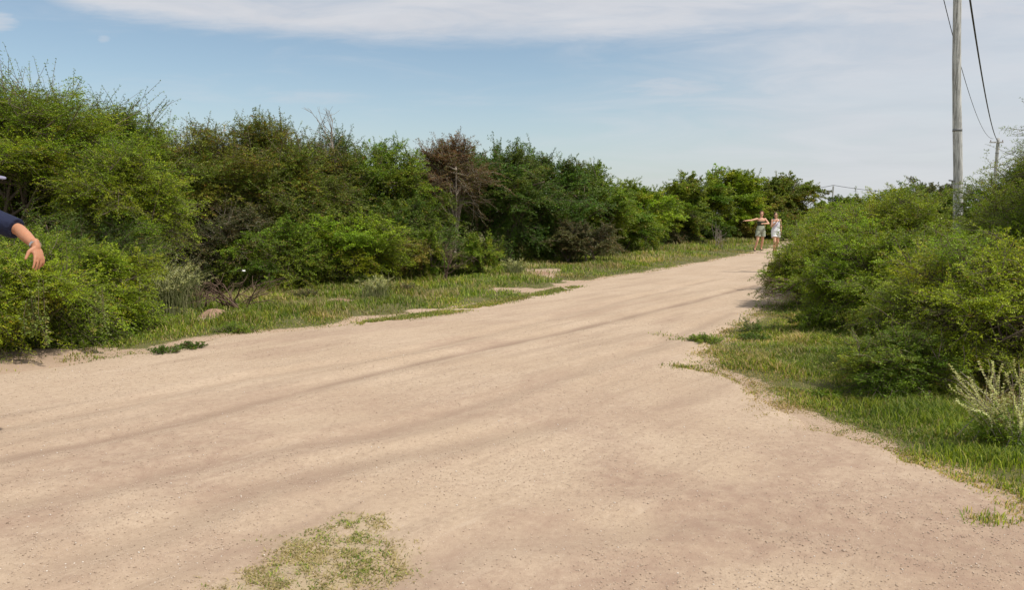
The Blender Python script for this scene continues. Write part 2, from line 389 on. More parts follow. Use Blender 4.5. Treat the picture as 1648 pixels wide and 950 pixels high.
def join(parts):
    Vs, Fs, Cs = [], [], []; o = 0
    for V, F, C_ in parts: Vs.append(V); Fs.append(F + o); Cs.append(C_); o += len(V)
    return np.concatenate(Vs), np.concatenate(Fs), np.concatenate(Cs)
def grass_obj(name, parts, label, matn='grass'):
    V, F, C_ = join(parts); me = np_mesh(name, V, F, C_)
    return tag(link(name, me, M[matn]), label, 'grass', kind='stuff')
def verge(side, N, ymin, ymax, seed):
    rng = np.random.default_rng(seed)
    Y = ymin * (ymax / ymin) ** rng.random(N)
    if side == 'R': Xp = Y * (0.10 + 0.68 * rng.random(N))
    else: Xp = Y * (-0.80 + 1.20 * rng.random(N))
    sd = sd_road(Xp, Y); out = -sd
    dens = sst(out, -0.12, 0.30) * (1 - sst(out, 9.0, 14.0) * .8)
    dens = dens * (0.35 + 0.65 * sst(fbm(Xp * 2.5, Y * 2.5, 47, 3), 0.32, 0.58)) * (1 - np.clip(bareness(Xp, Y) * 1.5, 0, .97))
    if side == 'L': right = sdf_poly(Xp, Y) < 0; kk = (rng.random(N) < dens) & (Y > 1.05 * Xp + 3)   # beyond the far edge
    else: kk = (rng.random(N) < dens) & (Y < 2.4 * Xp + 3.5)
    return rng, Xp[kk], Y[kk], out[kk]
rng, X_, Y_, o_ = verge('L', 520000, 6.5, 45, 11)
hgt = (0.022 + 0.08 * sst(o_, 0.1, 1.6)) * (0.4 + rng.random(len(X_))) * (0.4 + 1.0 * sst(fbm(X_ * 1.6, Y_ * 1.6, 49, 4), .3, .7))
dry = 0.16 + 0.55 * sst(fbm(X_ * .7, Y_ * .7, 53, 3), .48, .68) + .2 * (1 - sst(o_, 0, .5))
grass_obj('verge_grass', [blades(X_, Y_, hgt, 0.0035 + 0.00065 * Y_, rng, dry, 1.1)], 'uneven green grass strip between the road and the long thicket')
rng, X_, Y_, o_ = verge('R', 620000, 3.3, 24, 12)
hgt = (0.012 + 0.042 * sst(o_, 0.15, 1.5)) * (0.4 + rng.random(len(X_))) * (0.55 + 1.3 * sst(fbm(X_ * 2.2, Y_ * 2.2, 59, 4), .3, .7))
dry = 0.16 + 0.5 * sst(fbm(X_ * 1.1, Y_ * 1.1, 63, 3), .5, .68) + .35 * (1 - sst(o_, 0.1, .7))
grass_obj('verge_grass', [blades(X_, Y_, hgt, 0.003 + 0.0006 * Y_, rng, dry, 1.2)], 'bright green grass around the bushes right of the road bend')
# foreground patch + tongue on the road
rng = np.random.default_rng(15)
def in_patch(N):
    X = rng.uniform(PATCH[:, 0].min() - .2, PATCH[:, 0].max() + .2, N); Y = rng.uniform(PATCH[:, 1].min() - .2, PATCH[:, 1].max() + .2, N)
    s = sdf_poly(X, Y, PATCH) + (fbm(X * 4, Y * 4, 12, 3) - .5) * 0.5
    k = (rng.random(N) < sst(s, -.10, .16) ** 1.5) & (rng.random(N) < 0.12 + 0.88 * sst(fbm(X * 12, Y * 12, 13, 3), .40, .66)); return X[k], Y[k]
X_, Y_ = in_patch(50000); dry = 0.6 + 0.3 * (vnoise(X_ * 6, Y_ * 6, 3) > .5)
grass_obj('patch_grass', [blades(X_, Y_, rng.uniform(.005, .022, len(X_)), np.full(len(X_), .005), rng, dry, 2.2)], 'thin dry grass patch on the sand at the bottom of the picture')
TG = np.array([gnd(*p) for p in [(590, 522), (650, 512), (720, 504), (800, 488), (870, 474), (925, 462)]])
X_ = []; Y_ = []
for a, b in zip(TG[:-1], TG[1:]):
    t = rng.random(3200)[:, None]; p = a + (b - a) * t + rng.normal(0, .12, (3200, 2)); X_.append(p[:, 0]); Y_.append(p[:, 1])
X_ = np.concatenate(X_); Y_ = np.concatenate(Y_); kk = fbm(X_ * 2.2, Y_ * 2.2, 77, 3) > .46; X_, Y_ = X_[kk], Y_[kk]
for (px, py, r, n) in [(1068, 541, .09, 60), (1090, 547, .06, 40), (1100, 592, .10, 260), (1590, 842, .07, 200), (1135, 548, .15, 400)]:
    c_ = gnd(px, py); X_ = np.append(X_, rng.normal(c_[0], r, n)); Y_ = np.append(Y_, rng.normal(c_[1], r * .7, n))
grass_obj('creeping_grass', [blades(X_, Y_, rng.uniform(.015, .05, len(X_)), 0.004 + .0005 * Y_, rng, np.full(len(X_), .35), .9)], 'low tongues of creeping grass along the edges of the sandy road')
# tall grass stands
rng = np.random.default_rng(16); parts = []
for (px, py, rx, ry, n, h0, dr) in [(285, 425, 1.0, 1.0, 2600, .55, .25), (215, 500, .8, .7, 1600, .32, .2), (420, 450, 1.2, .8, 2000, .34, .25), (640, 440, 1.3, 1.0, 2200, .4, .5), (600, 470, 1.2, .7, 1600, .2, .3),
                                    (820, 415, 1.6, 1.2, 2200, .4, .6), (1060, 403, 2.4, 1.6, 2600, .38, .45), (1160, 392, 2.2, 1.5, 2000, .42, .5), (760, 440, 1.6, .7, 1800, .25, .3), (520, 460, 1.6, .6, 1800, .25, .3)]:
    c_ = gnd(px, py); X = rng.normal(c_[0], rx / 2, n); Y = rng.normal(c_[1], ry / 2, n); kk = sd_road(X, Y) < -.35; X, Y = X[kk], Y[kk]
    parts.append(blades(X, Y, .72 * h0 * (.35 + .8 * rng.random(len(X))), 0.005 + .0006 * Y, rng, np.full(len(X), dr), .7))
grass_obj('tall_grass', parts, 'taller seeding grass standing at the foot of the long thicket')
rng = np.random.default_rng(17); parts = []
for (px, py, rx, ry, n, h0, dr) in [(1610, 800, .5, .3, 2600, .08, .2), (1150, 575, .5, .5, 1600, .07, .35), (1560, 680, .6, .4, 3200, .17, .08), (1420, 650, .6, .35, 2600, .12, .1), (1310, 600, .4, .4, 1800, .10, .2), (1260, 545, .5, .5, 1500, .1, .2), (1600, 740, .4, .25, 2600, .14, .05), (1330, 500, .8, .8, 1600, .14, .1), (1480, 665, .4, .3, 2600, .2, .03)]:
    c_ = gnd(px, py); X = rng.normal(c_[0], rx / 2, n); Y = rng.normal(c_[1], ry / 2, n); kk = sd_road(X, Y) < -.2; X, Y = X[kk], Y[kk]
    parts.append(blades(X, Y, .6 * h0 * (.3 + .9 * rng.random(len(X))), 0.004 + .0005 * Y, rng, np.full(len(X), dr), .6))
grass_obj('lush_grass', parts, 'lush tufts of bright grass in front of the right bushes')

# ------------------------------------------------------------------ tubes and foliage
def tubes(P, Rr, sides=5):
    """P (N,n,3) polylines, Rr (N,n) radii -> verts, quads"""
    N, n, _ = P.shape
    T = np.empty_like(P); T[:, 1:-1] = P[:, 2:] - P[:, :-2]; T[:, 0] = P[:, 1] - P[:, 0]; T[:, -1] = P[:, -1] - P[:, -2]; T = unit(T)
    ref = np.where(np.abs(T[..., 2:3]) > .9, np.array([1., 0, 0]), np.array([0, 0, 1.])); A = unit(np.cross(T, ref)); B = np.cross(T, A)
    th = np.arange(sides) * 2 * np.pi / sides
    V = P[:, :, None] + Rr[:, :, None, None] * (A[:, :, None] * np.cos(th)[None, None, :, None] + B[:, :, None] * np.sin(th)[None, None, :, None])
    i = np.arange(n - 1)[:, None]; s = np.arange(sides)[None]; s2 = (s + 1) % sides
    F = np.stack(np.broadcast_arrays(i * sides + s, i * sides + s2, (i + 1) * sides + s2, (i + 1) * sides + s), -1).reshape(-1, 4)
    F = (F[None] + (np.arange(N) * n * sides)[:, None, None]).reshape(-1, 4)
    return V.reshape(-1, 3), F
def joinq(parts):
    Vs, Fs = [], []; o = 0
    for V, F in parts: Vs.append(V); Fs.append(F + o); o += len(V)
    return np.concatenate(Vs), np.concatenate(Fs)

PAL = {  # leaf colours (dark, mid, bright, odd), odd fraction
    'bright': ([.080, .125, .010], [.165, .220, .014], [.260, .300, .022], [.20, .16, .03], .04),
    'green':  ([.055, .095, .012], [.115, .165, .016], [.190, .235, .024], [.17, .13, .03], .05),
    'olive':  ([.062, .082, .013], [.120, .145, .020], [.185, .205, .030], [.18, .11, .035], .12),
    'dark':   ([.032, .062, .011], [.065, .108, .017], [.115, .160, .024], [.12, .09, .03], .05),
    'brown':  ([.062, .036, .020], [.105, .060, .032], [.145, .088, .046], [.10, .11, .025], .18),
    'dull':   ([.045, .052, .022], [.080, .085, .038], [.120, .120, .055], [.14, .10, .06], .25),
    'yellow': ([.080, .085, .016], [.150, .140, .025], [.215, .190, .040], [.22, .15, .05], .25),
    'grey':   ([.06, .075, .030], [.10, .115, .050], [.15, .16, .08], [.16, .13, .08], .2),
    'straw':  ([.30, .27, .13], [.48, .45, .26], [.68, .66, .46], [.34, .25, .14], .1),
}
def foliage(rng, C_, D, L, S, K, tl, ll, lw, pal, droop=.25, flat=.8):
    """branchlets with side twigs and small leaves. C_,D (M,3) L (M,)"""
    Mn = len(C_); D = unit(D)
    t = (np.arange(S) + .5) / S
    up = np.array([0, 0, 1.]) + rng.normal(0, .45, (Mn, 3)); side = unit(np.cross(D, up))
    wob = rng.normal(0, .07, (Mn, 1, 3)) * np.sin(t * 5)[None, :, None]
    P = C_[:, None] + (D * L[:, None])[:, None] * t[None, :, None] + wob * L[:, None, None]; P[..., 2] -= droop * (L[:, None] * t[None] ** 2)
    sg = np.where(np.arange(S) % 2, 1., -1.)[None, :, None]
    d2 = unit(D[:, None] * .6 + side[:, None] * sg * .85 + rng.normal(0, .28, (Mn, S, 3)))
    tl_ = tl * (1.05 - .65 * t)[None] * rng.uniform(.5, 1.35, (Mn, S))
    s = (np.arange(K) + .6) / K
    Q = P[:, :, None] + d2[:, :, None] * (tl_[:, :, None] * s)[..., None]; Q[..., 2] -= (.25 * tl_[:, :, None] * s ** 2)
    sg2 = np.where(np.arange(K) % 2, 1., -1.)[None, None, :, None]
    nrm = np.array([0, 0, 1.]) * flat + rng.normal(0, .5, (Mn, S, K, 3)); s2 = unit(np.cross(d2[:, :, None], nrm))
    ld = unit(d2[:, :, None] * .55 + s2 * sg2 * .8 + rng.normal(0, .25, (Mn, S, K, 3)))
    wv = unit(np.cross(ld, nrm)); l = ll * rng.uniform(.6, 1.3, (Mn, S, K, 1)); w_ = lw * rng.uniform(.7, 1.3, (Mn, S, K, 1)) / 2
    V = np.stack([Q, Q + ld * l * .5 + wv * w_, Q + ld * l, Q + ld * l * .5 - wv * w_], -2).reshape(-1, 3)
    n = Mn * S * K; F = np.arange(n * 4).reshape(-1, 4)
    dk, md, br, od, of = PAL[pal]; dk, md, br, od = [np.array(v) * [1.27, 1.32, 1.10] for v in (dk, md, br, od)]
    b = np.clip(rng.random((Mn, 1, 1, 1)) * .55 + rng.random((Mn, S, K, 1)) * .5 + .12 * s[None, None, :, None] - .03, 0, 1)
    c = np.where(b < .5, dk + (md - dk) * b * 2, md + (br - md) * (b - .5) * 2)
    o1 = rng.random((Mn, S, 1, 1)) < of; c = np.where(o1, od * (.7 + .6 * b), c)
    c = np.broadcast_to(c, (Mn, S, K, 3)).reshape(-1, 3)
    # twig polylines for wood
    tw = np.stack([C_, P[:, S // 2], P[:, -1]], 1)
    return V, F, np.repeat(c, 4, 0), tw, (P, d2, tl_)
PLANTS = []
def plant(name, label, cat, px, Y, top, wpx, pal='green', seed=0, trunk_frac=.12, dens=1.0, shoots=14, shoot_len=.55, depth=None, lobes=None, up=.2, leaf=1.0, stems=3,
          wood='bark', group=None, bare=0, leanx=0.0, spread=.9, partn=('trunk', 'crown'), stub=0.3, droop=.25, zbase=None, sx=1.0):
    rng = np.random.default_rng(1000 + seed)
    base = at(px, HZ, Y); top_z = at(px, top, Y)[2]; W = wpx / FPX * Y; gz = sz(base[0], base[1]) - .02 if zbase is None else zbase
    H = top_z - gz; Dp = depth or min(W * .85, 3.6)
    z0 = trunk_frac * H; ax = np.array([W / 2, Dp / 2, (H - z0) / 2]); cen = np.array([leanx * W, 0, z0 + ax[2]])
    if lobes is None: lobes = int(np.clip(18 + 5 * W, 20, 36)) if Y < 30 else 34
    lc = unit(rng.normal(0, 1, (lobes, 3)) + [0, -.2, .25]) * rng.uniform(.45, .95, (lobes, 1)) ** .8
    lr = rng.uniform(.15, .33, lobes) * (1 if Y < 30 else 1.15); lz = rng.uniform(.55, 1.0, lobes)
    lsz = min(max(0.013, 0.0020 * Y), .12) * leaf                   # leaf length grows with distance a little
    K = 5; S = 11
    surf = 4 * (W * (H - z0) + Dp * (H - z0)) / 2 * .5 + W * Dp
    vis_leaf = lsz * lsz * .5 * .5
    nl = dens * (2.3 if Y < 28 else 3.6) * surf / vis_leaf
    L0 = min(.95, .20 * (W + H)) * 1.0
    NB = 11                                                          # branchlets on one frond
    Nf = int(np.clip(nl / (S * K * NB), 14, 430))
    lf = rng.integers(0, lobes, Nf); uf = unit(rng.normal(0, 1, (Nf, 3)) + np.array([0, -.25, .2]))
    rf = np.where(rng.random(Nf) < .72, rng.uniform(.55, 1.0, Nf), rng.uniform(.1, .6, Nf)); core = rng.random(Nf) < .14
    q = lc[lf] * .92 + uf * (lr[lf] * rf)[:, None] * np.stack([np.ones(Nf), np.ones(Nf), lz[lf]], 1)
    q[core] = unit(rng.normal(0, 1, (core.sum(), 3))) * rng.uniform(.1, .6, (core.sum(), 1))
    Fs = cen + q * ax * .9; Fs[:, 2] = np.maximum(Fs[:, 2], .06 + .12 * rng.random(Nf))
    bd = unit(lc[lf] + [0, 0, .05]); Fd = unit(uf * .4 + bd * .75 + rng.normal(0, .25, (Nf, 3)) + np.array([0, 0, up * .8]))
    Fl = L0 * rng.uniform(.7, 1.35, Nf); Fs = Fs - Fd * (Fl * .45)[:, None]; Fs[:, 2] = np.maximum(Fs[:, 2], .04)
    fup = np.array([0, 0, 1.]) + rng.normal(0, .3, (Nf, 3)); fside = unit(np.cross(Fd, fup))
    tb = (np.arange(NB) + .6) / NB; sgb = np.where(np.arange(NB) % 2, 1., -1.); sgb[-1] = 0
    C_ = Fs[:, None] + Fd[:, None] * (Fl[:, None] * tb)[..., None] + rng.normal(0, .02, (Nf, NB, 3)); C_[..., 2] -= .22 * Fl[:, None] * tb ** 2
    D = Fd[:, None] * .75 + fside[:, None] * sgb[None, :, None] * .8 + rng.normal(0, .16, (Nf, NB, 3)); D[..., 2] -= .10 * tb
    L = (Fl[:, None] * (.62 - .36 * tb) * rng.uniform(.6, 1.25, (Nf, NB))).ravel()
    C_ = C_.reshape(-1, 3); D = D.reshape(-1, 3); Mn = len(C_); li = np.repeat(lf, NB); ftone = np.repeat(rng.uniform(.72, 1.25, Nf), NB * S * K * 4)
    fr = np.stack([Fs, Fs + Fd * (Fl * .5)[:, None] - [0, 0, .0], Fs + Fd * (Fl * .95)[:, None]], 1); fr[:, 1, 2] -= .055 * Fl; fr[:, 2, 2] -= .2 * Fl
    hue = rng.random(lobes); hy = rng.random(lobes)
    V1, F1, c1, tw, _ = foliage(rng, C_, D, L, S, K, .045 * L0 / .6 + .018 + .0012 * Y, lsz, lsz * .5, pal, droop)
    # lobes differ slightly in tone (new growth)
    lt = np.repeat(li, S * K * 4); c1 = c1 * ((.75 + .5 * hue[lt]) * ftone)[:, None]; c1[:, 0] *= .85 + .4 * hy[lt]
    # fit to the wanted outline
    zt = np.percentile(V1[:, 2], 99.3); ktop = H / zt; V1[:, 2] *= ktop; tw[..., 2] *= ktop; fr[..., 2] *= ktop; C_[:, 2] *= ktop
    xl, xr = np.percentile(V1[:, 0], [1.5, 98.5]); kx = W / (xr - xl); xm = (xl + xr) / 2; sh = leanx * W
    V1[:, 0] = (V1[:, 0] - xm) * kx + sh; tw[..., 0] = (tw[..., 0] - xm) * kx + sh; fr[..., 0] = (fr[..., 0] - xm) * kx + sh; C_[:, 0] = (C_[:, 0] - xm) * kx + sh
    FV = [(V1, F1, c1)]; wood_parts = []
    if bare < 1:
        wood_parts.append(tubes(tw, np.array([[.0035, .0022, .001]]) * (0.7 + Y * .03) * np.ones((len(tw), 1)), 3))
    wood_parts.append(tubes(fr, np.array([[.0075, .005, .002]]) * (0.7 + Y * .02) * np.ones((len(fr), 1)), 4))
    # shoots on top
    if shoots:
        shoots = int(shoots * 2.4)
        hi = np.where(C_[:, 2] > np.percentile(C_[:, 2], 72))[0]; pick = rng.choice(hi, min(shoots, len(hi)), replace=False)
        # grouped: each picked point sends up 1-3 shoots
        Cs = np.repeat(C_[pick], 2, 0); Ds = np.repeat(rng.normal(0, .38, (len(pick), 3)) + [0, 0, 1], 2, 0) + rng.normal(0, .25, (len(pick) * 2, 3)); Ls = shoot_len * rng.uniform(.5, 1.25, len(Cs)) + .15
        lim = H + shoot_len * .62 * rng.random(len(Cs)) ** 1.5 ; Ls = np.clip(np.minimum(Ls, (lim - Cs[:, 2]) / np.maximum(unit(Ds)[:, 2], .3)), .1, 2)
        V2, F2, c2, tw2, _ = foliage(rng, Cs, Ds, Ls, 20, 5, .048, lsz * .85, lsz * .42, pal, .02)
        V2[:, 2] = V2[:, 2]; FV.append((V2, F2, c2 * .85)); wood_parts.append(tubes(tw2, np.array([[.006, .004, .002]]) * (.8 + Y * .03) * np.ones((len(tw2), 1)), 3))
    # stiff leafy sprigs standing out from the sides
    ns = int(40 + 26 * W * H) if Y < 30 else 60
    pk = rng.choice(len(C_), ns, replace=True); Ds = unit(C_[pk] / ax - np.array([sh, 0, cen[2]]) / ax) * .8 + rng.normal(0, .35, (ns, 3)) + [0, 0, .3]
    V3, F3, c3, tw3, _ = foliage(rng, C_[pk], Ds, (.22 + .10 * H) * rng.uniform(.6, 1.3, ns), 18, 4, .030 + .0012 * Y, lsz * .85, lsz * .4, pal, .10)
    V3[:, 2] = np.maximum(V3[:, 2], .01); FV.append((V3, F3, c3 * np.repeat(rng.uniform(.85, 1.45, ns), 18 * 4 * 4)[:, None])); wood_parts.append(tubes(tw3, np.array([[.004, .003, .0012]]) * (.7 + Y * .03) * np.ones((ns, 1)), 3))
    # trunk, limbs
    nst = stems; st_pts = []
    for i in range(nst):
        a = rng.uniform(0, 6.28); b0 = np.array([math.cos(a), math.sin(a), 0]) * .05 * nst * (.5 + W / 4) * (0 if nst == 1 else 1)
        tgt = cen * [1, 1, ktop] + np.array([rng.normal(0, .22) * W, rng.normal(0, .2) * Dp, rng.uniform(-.1, .25) * H * .5])
        m1_ = b0 + (tgt - b0) * [.25, .25, .4] + rng.normal(0, .05, 3) * H * .5; m2_ = b0 + (tgt - b0) * [.65, .65, .72] + rng.normal(0, .05, 3) * H * .5
        st_pts.append(np.array([b0 - [0, 0, .06], m1_, m2_, tgt]))
    st_pts = np.array(st_pts); tr0 = .018 * H + .012
    tt = np.linspace(0, 1, 8)[:, None]
    def bez(p): return (1 - tt) ** 3 * p[0] + 3 * (1 - tt) ** 2 * tt * p[1] + 3 * (1 - tt) * tt ** 2 * p[2] + tt ** 3 * p[3]
    ST = np.array([bez(p) for p in st_pts]); wood_parts.append(tubes(ST, tr0 * (1 - .93 * tt[:, 0] ** 1.3)[None] * rng.uniform(.7, 1.15, (nst, 1)), 7))
    nlimb = 34 if Y < 30 else 14; pk = rng.choice(len(C_), min(nlimb, len(C_)), replace=False); LB = []
    for j in pk:
        s_ = ST[rng.integers(nst)]; b0 = s_[rng.integers(2, 8)]; e = C_[j]; m_ = (b0 + e) / 2 + [0, 0, .12 * H * .3] + rng.normal(0, .05, 3)
        LB.append(bez([b0, b0 + (m_ - b0) * .7, m_, e]))
    wood_parts.append(tubes(np.array(LB), (.42 * tr0 * (1 - .8 * tt[:, 0]))[None] * rng.uniform(.6, 1.1, (len(LB), 1)), 5))
    root = empty(name, (base[0], base[1], gz)); root.rotation_euler = (0, 0, 0)
    tag(root, label, cat, group)
    Vw, Fw = joinq(wood_parts); link(partn[0], np_mesh(name + '_' + partn[0], Vw, Fw, smooth=True), M[wood], root)
    Vf, Ff, Cf = join(FV); link(partn[1], np_mesh(name + '_' + partn[1], Vf, Ff, Cf), M['leaf' if pal != 'brown' else 'dry'], root)
    PLANTS.append((name, len(Ff))); return root
GT = 'trees of the long thicket left of the road'; GB = 'bushes along the foot of the thicket'; GR = 'bushes right of the road'
SH = ('stem', 'foliage')
T = lambda *a, **k: plant('acacia_tree', a[0], 'tree', *a[1:], group=GT, **k)
B = lambda *a, **k: plant('thicket_bush', a[0], 'bush', *a[1:], group=GB, partn=SH, **k)
Rb = lambda *a, **k: plant('thorn_bush', a[0], 'bush', *a[1:], group=GR, partn=SH, **k)

T('tall bright green thorn tree filling the left edge of the photo', 20, 13.0, 142, 330, 'bright', 1, shoots=20, shoot_len=1.1, depth=3.0, trunk_frac=.36)
T('thorn tree with long shoots at its top, second from left edge', 140, 14.5, 185, 230, 'green', 2, shoots=26, shoot_len=1.15)
T('yellowish green thorn tree bulging forward above the drooping left bushes', 205, 12.6, 232, 160, 'bright', 3, shoots=6, trunk_frac=.25)
T('low crowned thorn tree in the skyline dip left of the olive trees', 262, 16.4, 226, 170, 'olive', 4, shoots=10, shoot_len=.5)
T('olive thorn tree with spiky shoots and a dark hollow under its crown', 350, 17.2, 212, 220, 'olive', 5, shoots=20, shoot_len=.95, trunk_frac=.22)
T('olive thorn tree with upright shoots left of the bare grey snag', 450, 18.2, 205, 220, 'olive', 6, shoots=24, shoot_len=.85)
T('dark thorn tree standing round the bare grey snag', 545, 19.6, 226, 170, 'dark', 7, shoots=14, shoot_len=.9)
T('lighter green thorn tree between the bare snag and the brown tree', 628, 20.2, 236, 180, 'green', 8, shoots=14, shoot_len=.4)
T('dark green thorn tree directly right of the reddish brown tree', 815, 23.2, 240, 160, 'dark', 9, shoots=14, shoot_len=.6)
T('thorn tree on the sloping skyline, second right of the brown tree', 885, 25.6, 258, 150, 'dark', 10, shoots=12, shoot_len=.6)
T('thorn tree with a spiky top where the skyline of the thicket steps down', 945, 28.5, 272, 130, 'green', 11, shoots=12, shoot_len=.6)
T('low spreading thorn tree just past the step in the skyline', 1015, 33.0, 297, 130, 'bright', 12, shoots=10, shoot_len=.4)
T('low thorn tree between the skyline step and the dark round crown', 1078, 37.0, 297, 110, 'green', 13, shoots=8, shoot_len=.4)
T('dark round crowned tree left of the tall feathery green one', 1125, 41.0, 284, 90, 'green', 14, trunk_frac=0, shoots=6, shoot_len=.4)
T('tall feathery green tree behind and left of the two walkers', 1177, 43.0, 276, 90, 'bright', 15, trunk_frac=0, shoots=12, shoot_len=.8)
T('leafy tree straight behind the pointing walker', 1220, 46.0, 297, 80, 'olive', 16, trunk_frac=0, shoots=6, shoot_len=.3)
T('rounded olive tree ending the thicket above the walker in white', 1270, 48.0, 286, 92, 'olive', 17, shoots=6, shoot_len=.25, lobes=44, trunk_frac=0)
# second line behind, closing the gaps
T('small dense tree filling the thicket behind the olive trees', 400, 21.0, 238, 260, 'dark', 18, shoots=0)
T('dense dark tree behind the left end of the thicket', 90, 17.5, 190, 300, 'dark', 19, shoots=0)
T('dense tree hidden mostly behind the reddish brown tree', 720, 25.0, 250, 190, 'dark', 20, shoots=4)
# brown tree
plant('dry_tree', 'reddish brown half dead tree with a pale forked trunk in the green thicket', 'tree', 728, 21.0, 224, 120, 'brown', 21, trunk_frac=.50, dens=.7, up=.5, droop=.1, shoots=16, shoot_len=.35, wood='palebark', stems=2, depth=2.0, leaf=.8)

B('drooping bush with pale hanging strands at the bottom left corner of the thicket', 40, 8.7, 385, 215, 'bright', 31, trunk_frac=0, shoots=10, shoot_len=.2, leaf=1.15, up=.1, depth=1.8, dens=1.2)
B('rounded drooping bush right of the strand covered corner bush', 168, 9.8, 400, 140, 'bright', 32, trunk_frac=.05, shoots=8, shoot_len=.2, leaf=1.15, up=.1, depth=1.4, dens=1.2)
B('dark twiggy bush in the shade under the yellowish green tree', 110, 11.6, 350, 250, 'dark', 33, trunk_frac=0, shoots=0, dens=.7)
B('dark bush below the olive trees, behind the tall pale grass', 330, 16.2, 322, 190, 'dull', 34, trunk_frac=.05, shoots=4, dens=.8, wood='palebark')
B('wide bush with a rusty patch above the white scrap', 445, 15.8, 360, 165, 'green', 35, trunk_frac=0, shoots=8, shoot_len=.2, up=.3)
B('large fresh green bush in the middle of the thicket foot', 560, 16.6, 350, 175, 'bright', 36, trunk_frac=0, shoots=12, shoot_len=.3, up=.35)
B('yellowing bush beside the thin bare sapling', 640, 17.6, 388, 90, 'yellow', 37, trunk_frac=0, shoots=6, shoot_len=.2, dens=.6)
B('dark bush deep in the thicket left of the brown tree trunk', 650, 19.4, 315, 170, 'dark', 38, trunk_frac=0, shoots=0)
B('small green shrub just right of the thin bare sapling', 768, 18.9, 380, 72, 'green', 39, trunk_frac=.05, shoots=6, shoot_len=.2)
B('upright young shrub behind the thin bare sapling', 690, 18.2, 374, 55, 'green', 40, trunk_frac=.05, shoots=6, shoot_len=.3)
B('dark bush behind the fan shaped shrub at the road', 860, 24.5, 332, 130, 'dark', 41, trunk_frac=0, shoots=4)
B('fan shaped dark shrub with bare lower stems close to the road', 935, 23.6, 362, 115, 'dull', 42, trunk_frac=.1, shoots=18, shoot_len=.4, stems=9, up=.6)
B('arching green bush right behind the fan shaped shrub', 1000, 30.5, 326, 120, 'green', 43, trunk_frac=0, shoots=4)
B('dark low bush on the grass below the low spreading tree', 1072, 37.0, 332, 105, 'dull', 44, trunk_frac=0, shoots=6, shoot_len=.3)
B('shaded bush between the low bush and the twiggy plant', 1130, 40.5, 336, 90, 'dark', 45, trunk_frac=0, shoots=0)
B('reddish undergrowth bush left of the pointing walker', 1180, 43.0, 352, 80, 'yellow', 46, trunk_frac=0, shoots=4, shoot_len=.2, dens=.7)
B('bush growing directly behind the two walkers', 1240, 44.0, 345, 80, 'green', 47, trunk_frac=0, shoots=4, shoot_len=.2)

Rb('spreading bush reaching over the road beside the walker in white', 1362, 14.5, 335, 168, 'bright', 51, trunk_frac=0, shoots=10, shoot_len=.25, up=.1, depth=3.0)
Rb('low bush whose branches hang over the sandy road edge', 1304, 12.6, 392, 130, 'bright', 52, trunk_frac=.03, shoots=6, shoot_len=.2, up=.1, depth=1.6)
Rb('broad bright bush with long arching sprays left of the utility pole', 1392, 12.4, 318, 190, 'bright', 53, trunk_frac=0, shoots=14, shoot_len=.3, depth=3.0)
Rb('mid green bush in the middle of the right bushes, below the arching sprays', 1415, 9.8, 372, 210, 'bright', 54, trunk_frac=0, leaf=1.15, shoots=10, shoot_len=.2, depth=2.0)
Rb('tall dense bush in front of the utility pole foot', 1640, 10.2, 300, 175, 'bright', 55, trunk_frac=0, shoots=14, shoot_len=.3, depth=2.6)
Rb('large dark based bush nearest the camera at the right edge', 1590, 7.0, 385, 285, 'bright', 56, trunk_frac=0, shoots=12, shoot_len=.2, depth=2.2, dens=.85, leaf=1.3)
Rb('low dark bush on the bright grass, left of the pale flower spikes', 1452, 6.55, 535, 175, 'green', 57, trunk_frac=0, shoots=8, shoot_len=.1, depth=.9, leaf=1.1)
Rb('spiky topped thorn tree behind the right edge bushes', 1655, 13.0, 258, 180, 'green', 58, trunk_frac=.1, shoots=16, shoot_len=.6, depth=2.4)
Rb('tall thorn tree whose twigs poke in at the upper right edge', 1775, 9.0, 120, 190, 'green', 59, trunk_frac=.3, shoots=10, shoot_len=.5, depth=1.8, dens=.6)
Rb('greyish round tree on the skyline left of the utility pole', 1487, 34.0, 296, 95, 'grey', 60, trunk_frac=.15, shoots=6, shoot_len=.3)
Rb('green bush on the skyline directly left of the utility pole foot', 1470, 22.0, 308, 180, 'green', 61, trunk_frac=0, shoots=8, shoot_len=.3)
Rb('pale spray topped bush on the skyline right of the far pole', 1385, 26.0, 330, 110, 'grey', 62, trunk_frac=0, shoots=10, shoot_len=.4)
Rb('bush behind the spreading one, right of the walker in white', 1372, 21.0, 350, 120, 'bright', 63, trunk_frac=0, shoots=6, shoot_len=.3)
Rb('small dark weed clump on the right grass, closest to the road corner', 1228, 10.0, 532, 60, 'dark', 64, trunk_frac=0, shoots=0, depth=.4)
Rb('little round shrub under the overhanging right branches', 1325, 10.2, 500, 70, 'green', 65, trunk_frac=0, shoots=4, shoot_len=.1, depth=.6)
FT = lambda *a, **k: plant('distant_tree', a[0], 'tree', *a[1:], group='far trees on the horizon', **k)
FT('dark flat distant tree beside the far thin pole', 1360, 95, 317, 50, 'dark', 71, shoots=0)
FT('distant tree on the horizon right after the rounded olive tree', 1325, 80, 325, 40, 'green', 72, shoots=0)
FT('far tree low on the horizon between the far pole and the grey tree', 1415, 110, 326, 70, 'dark', 73, shoots=0)

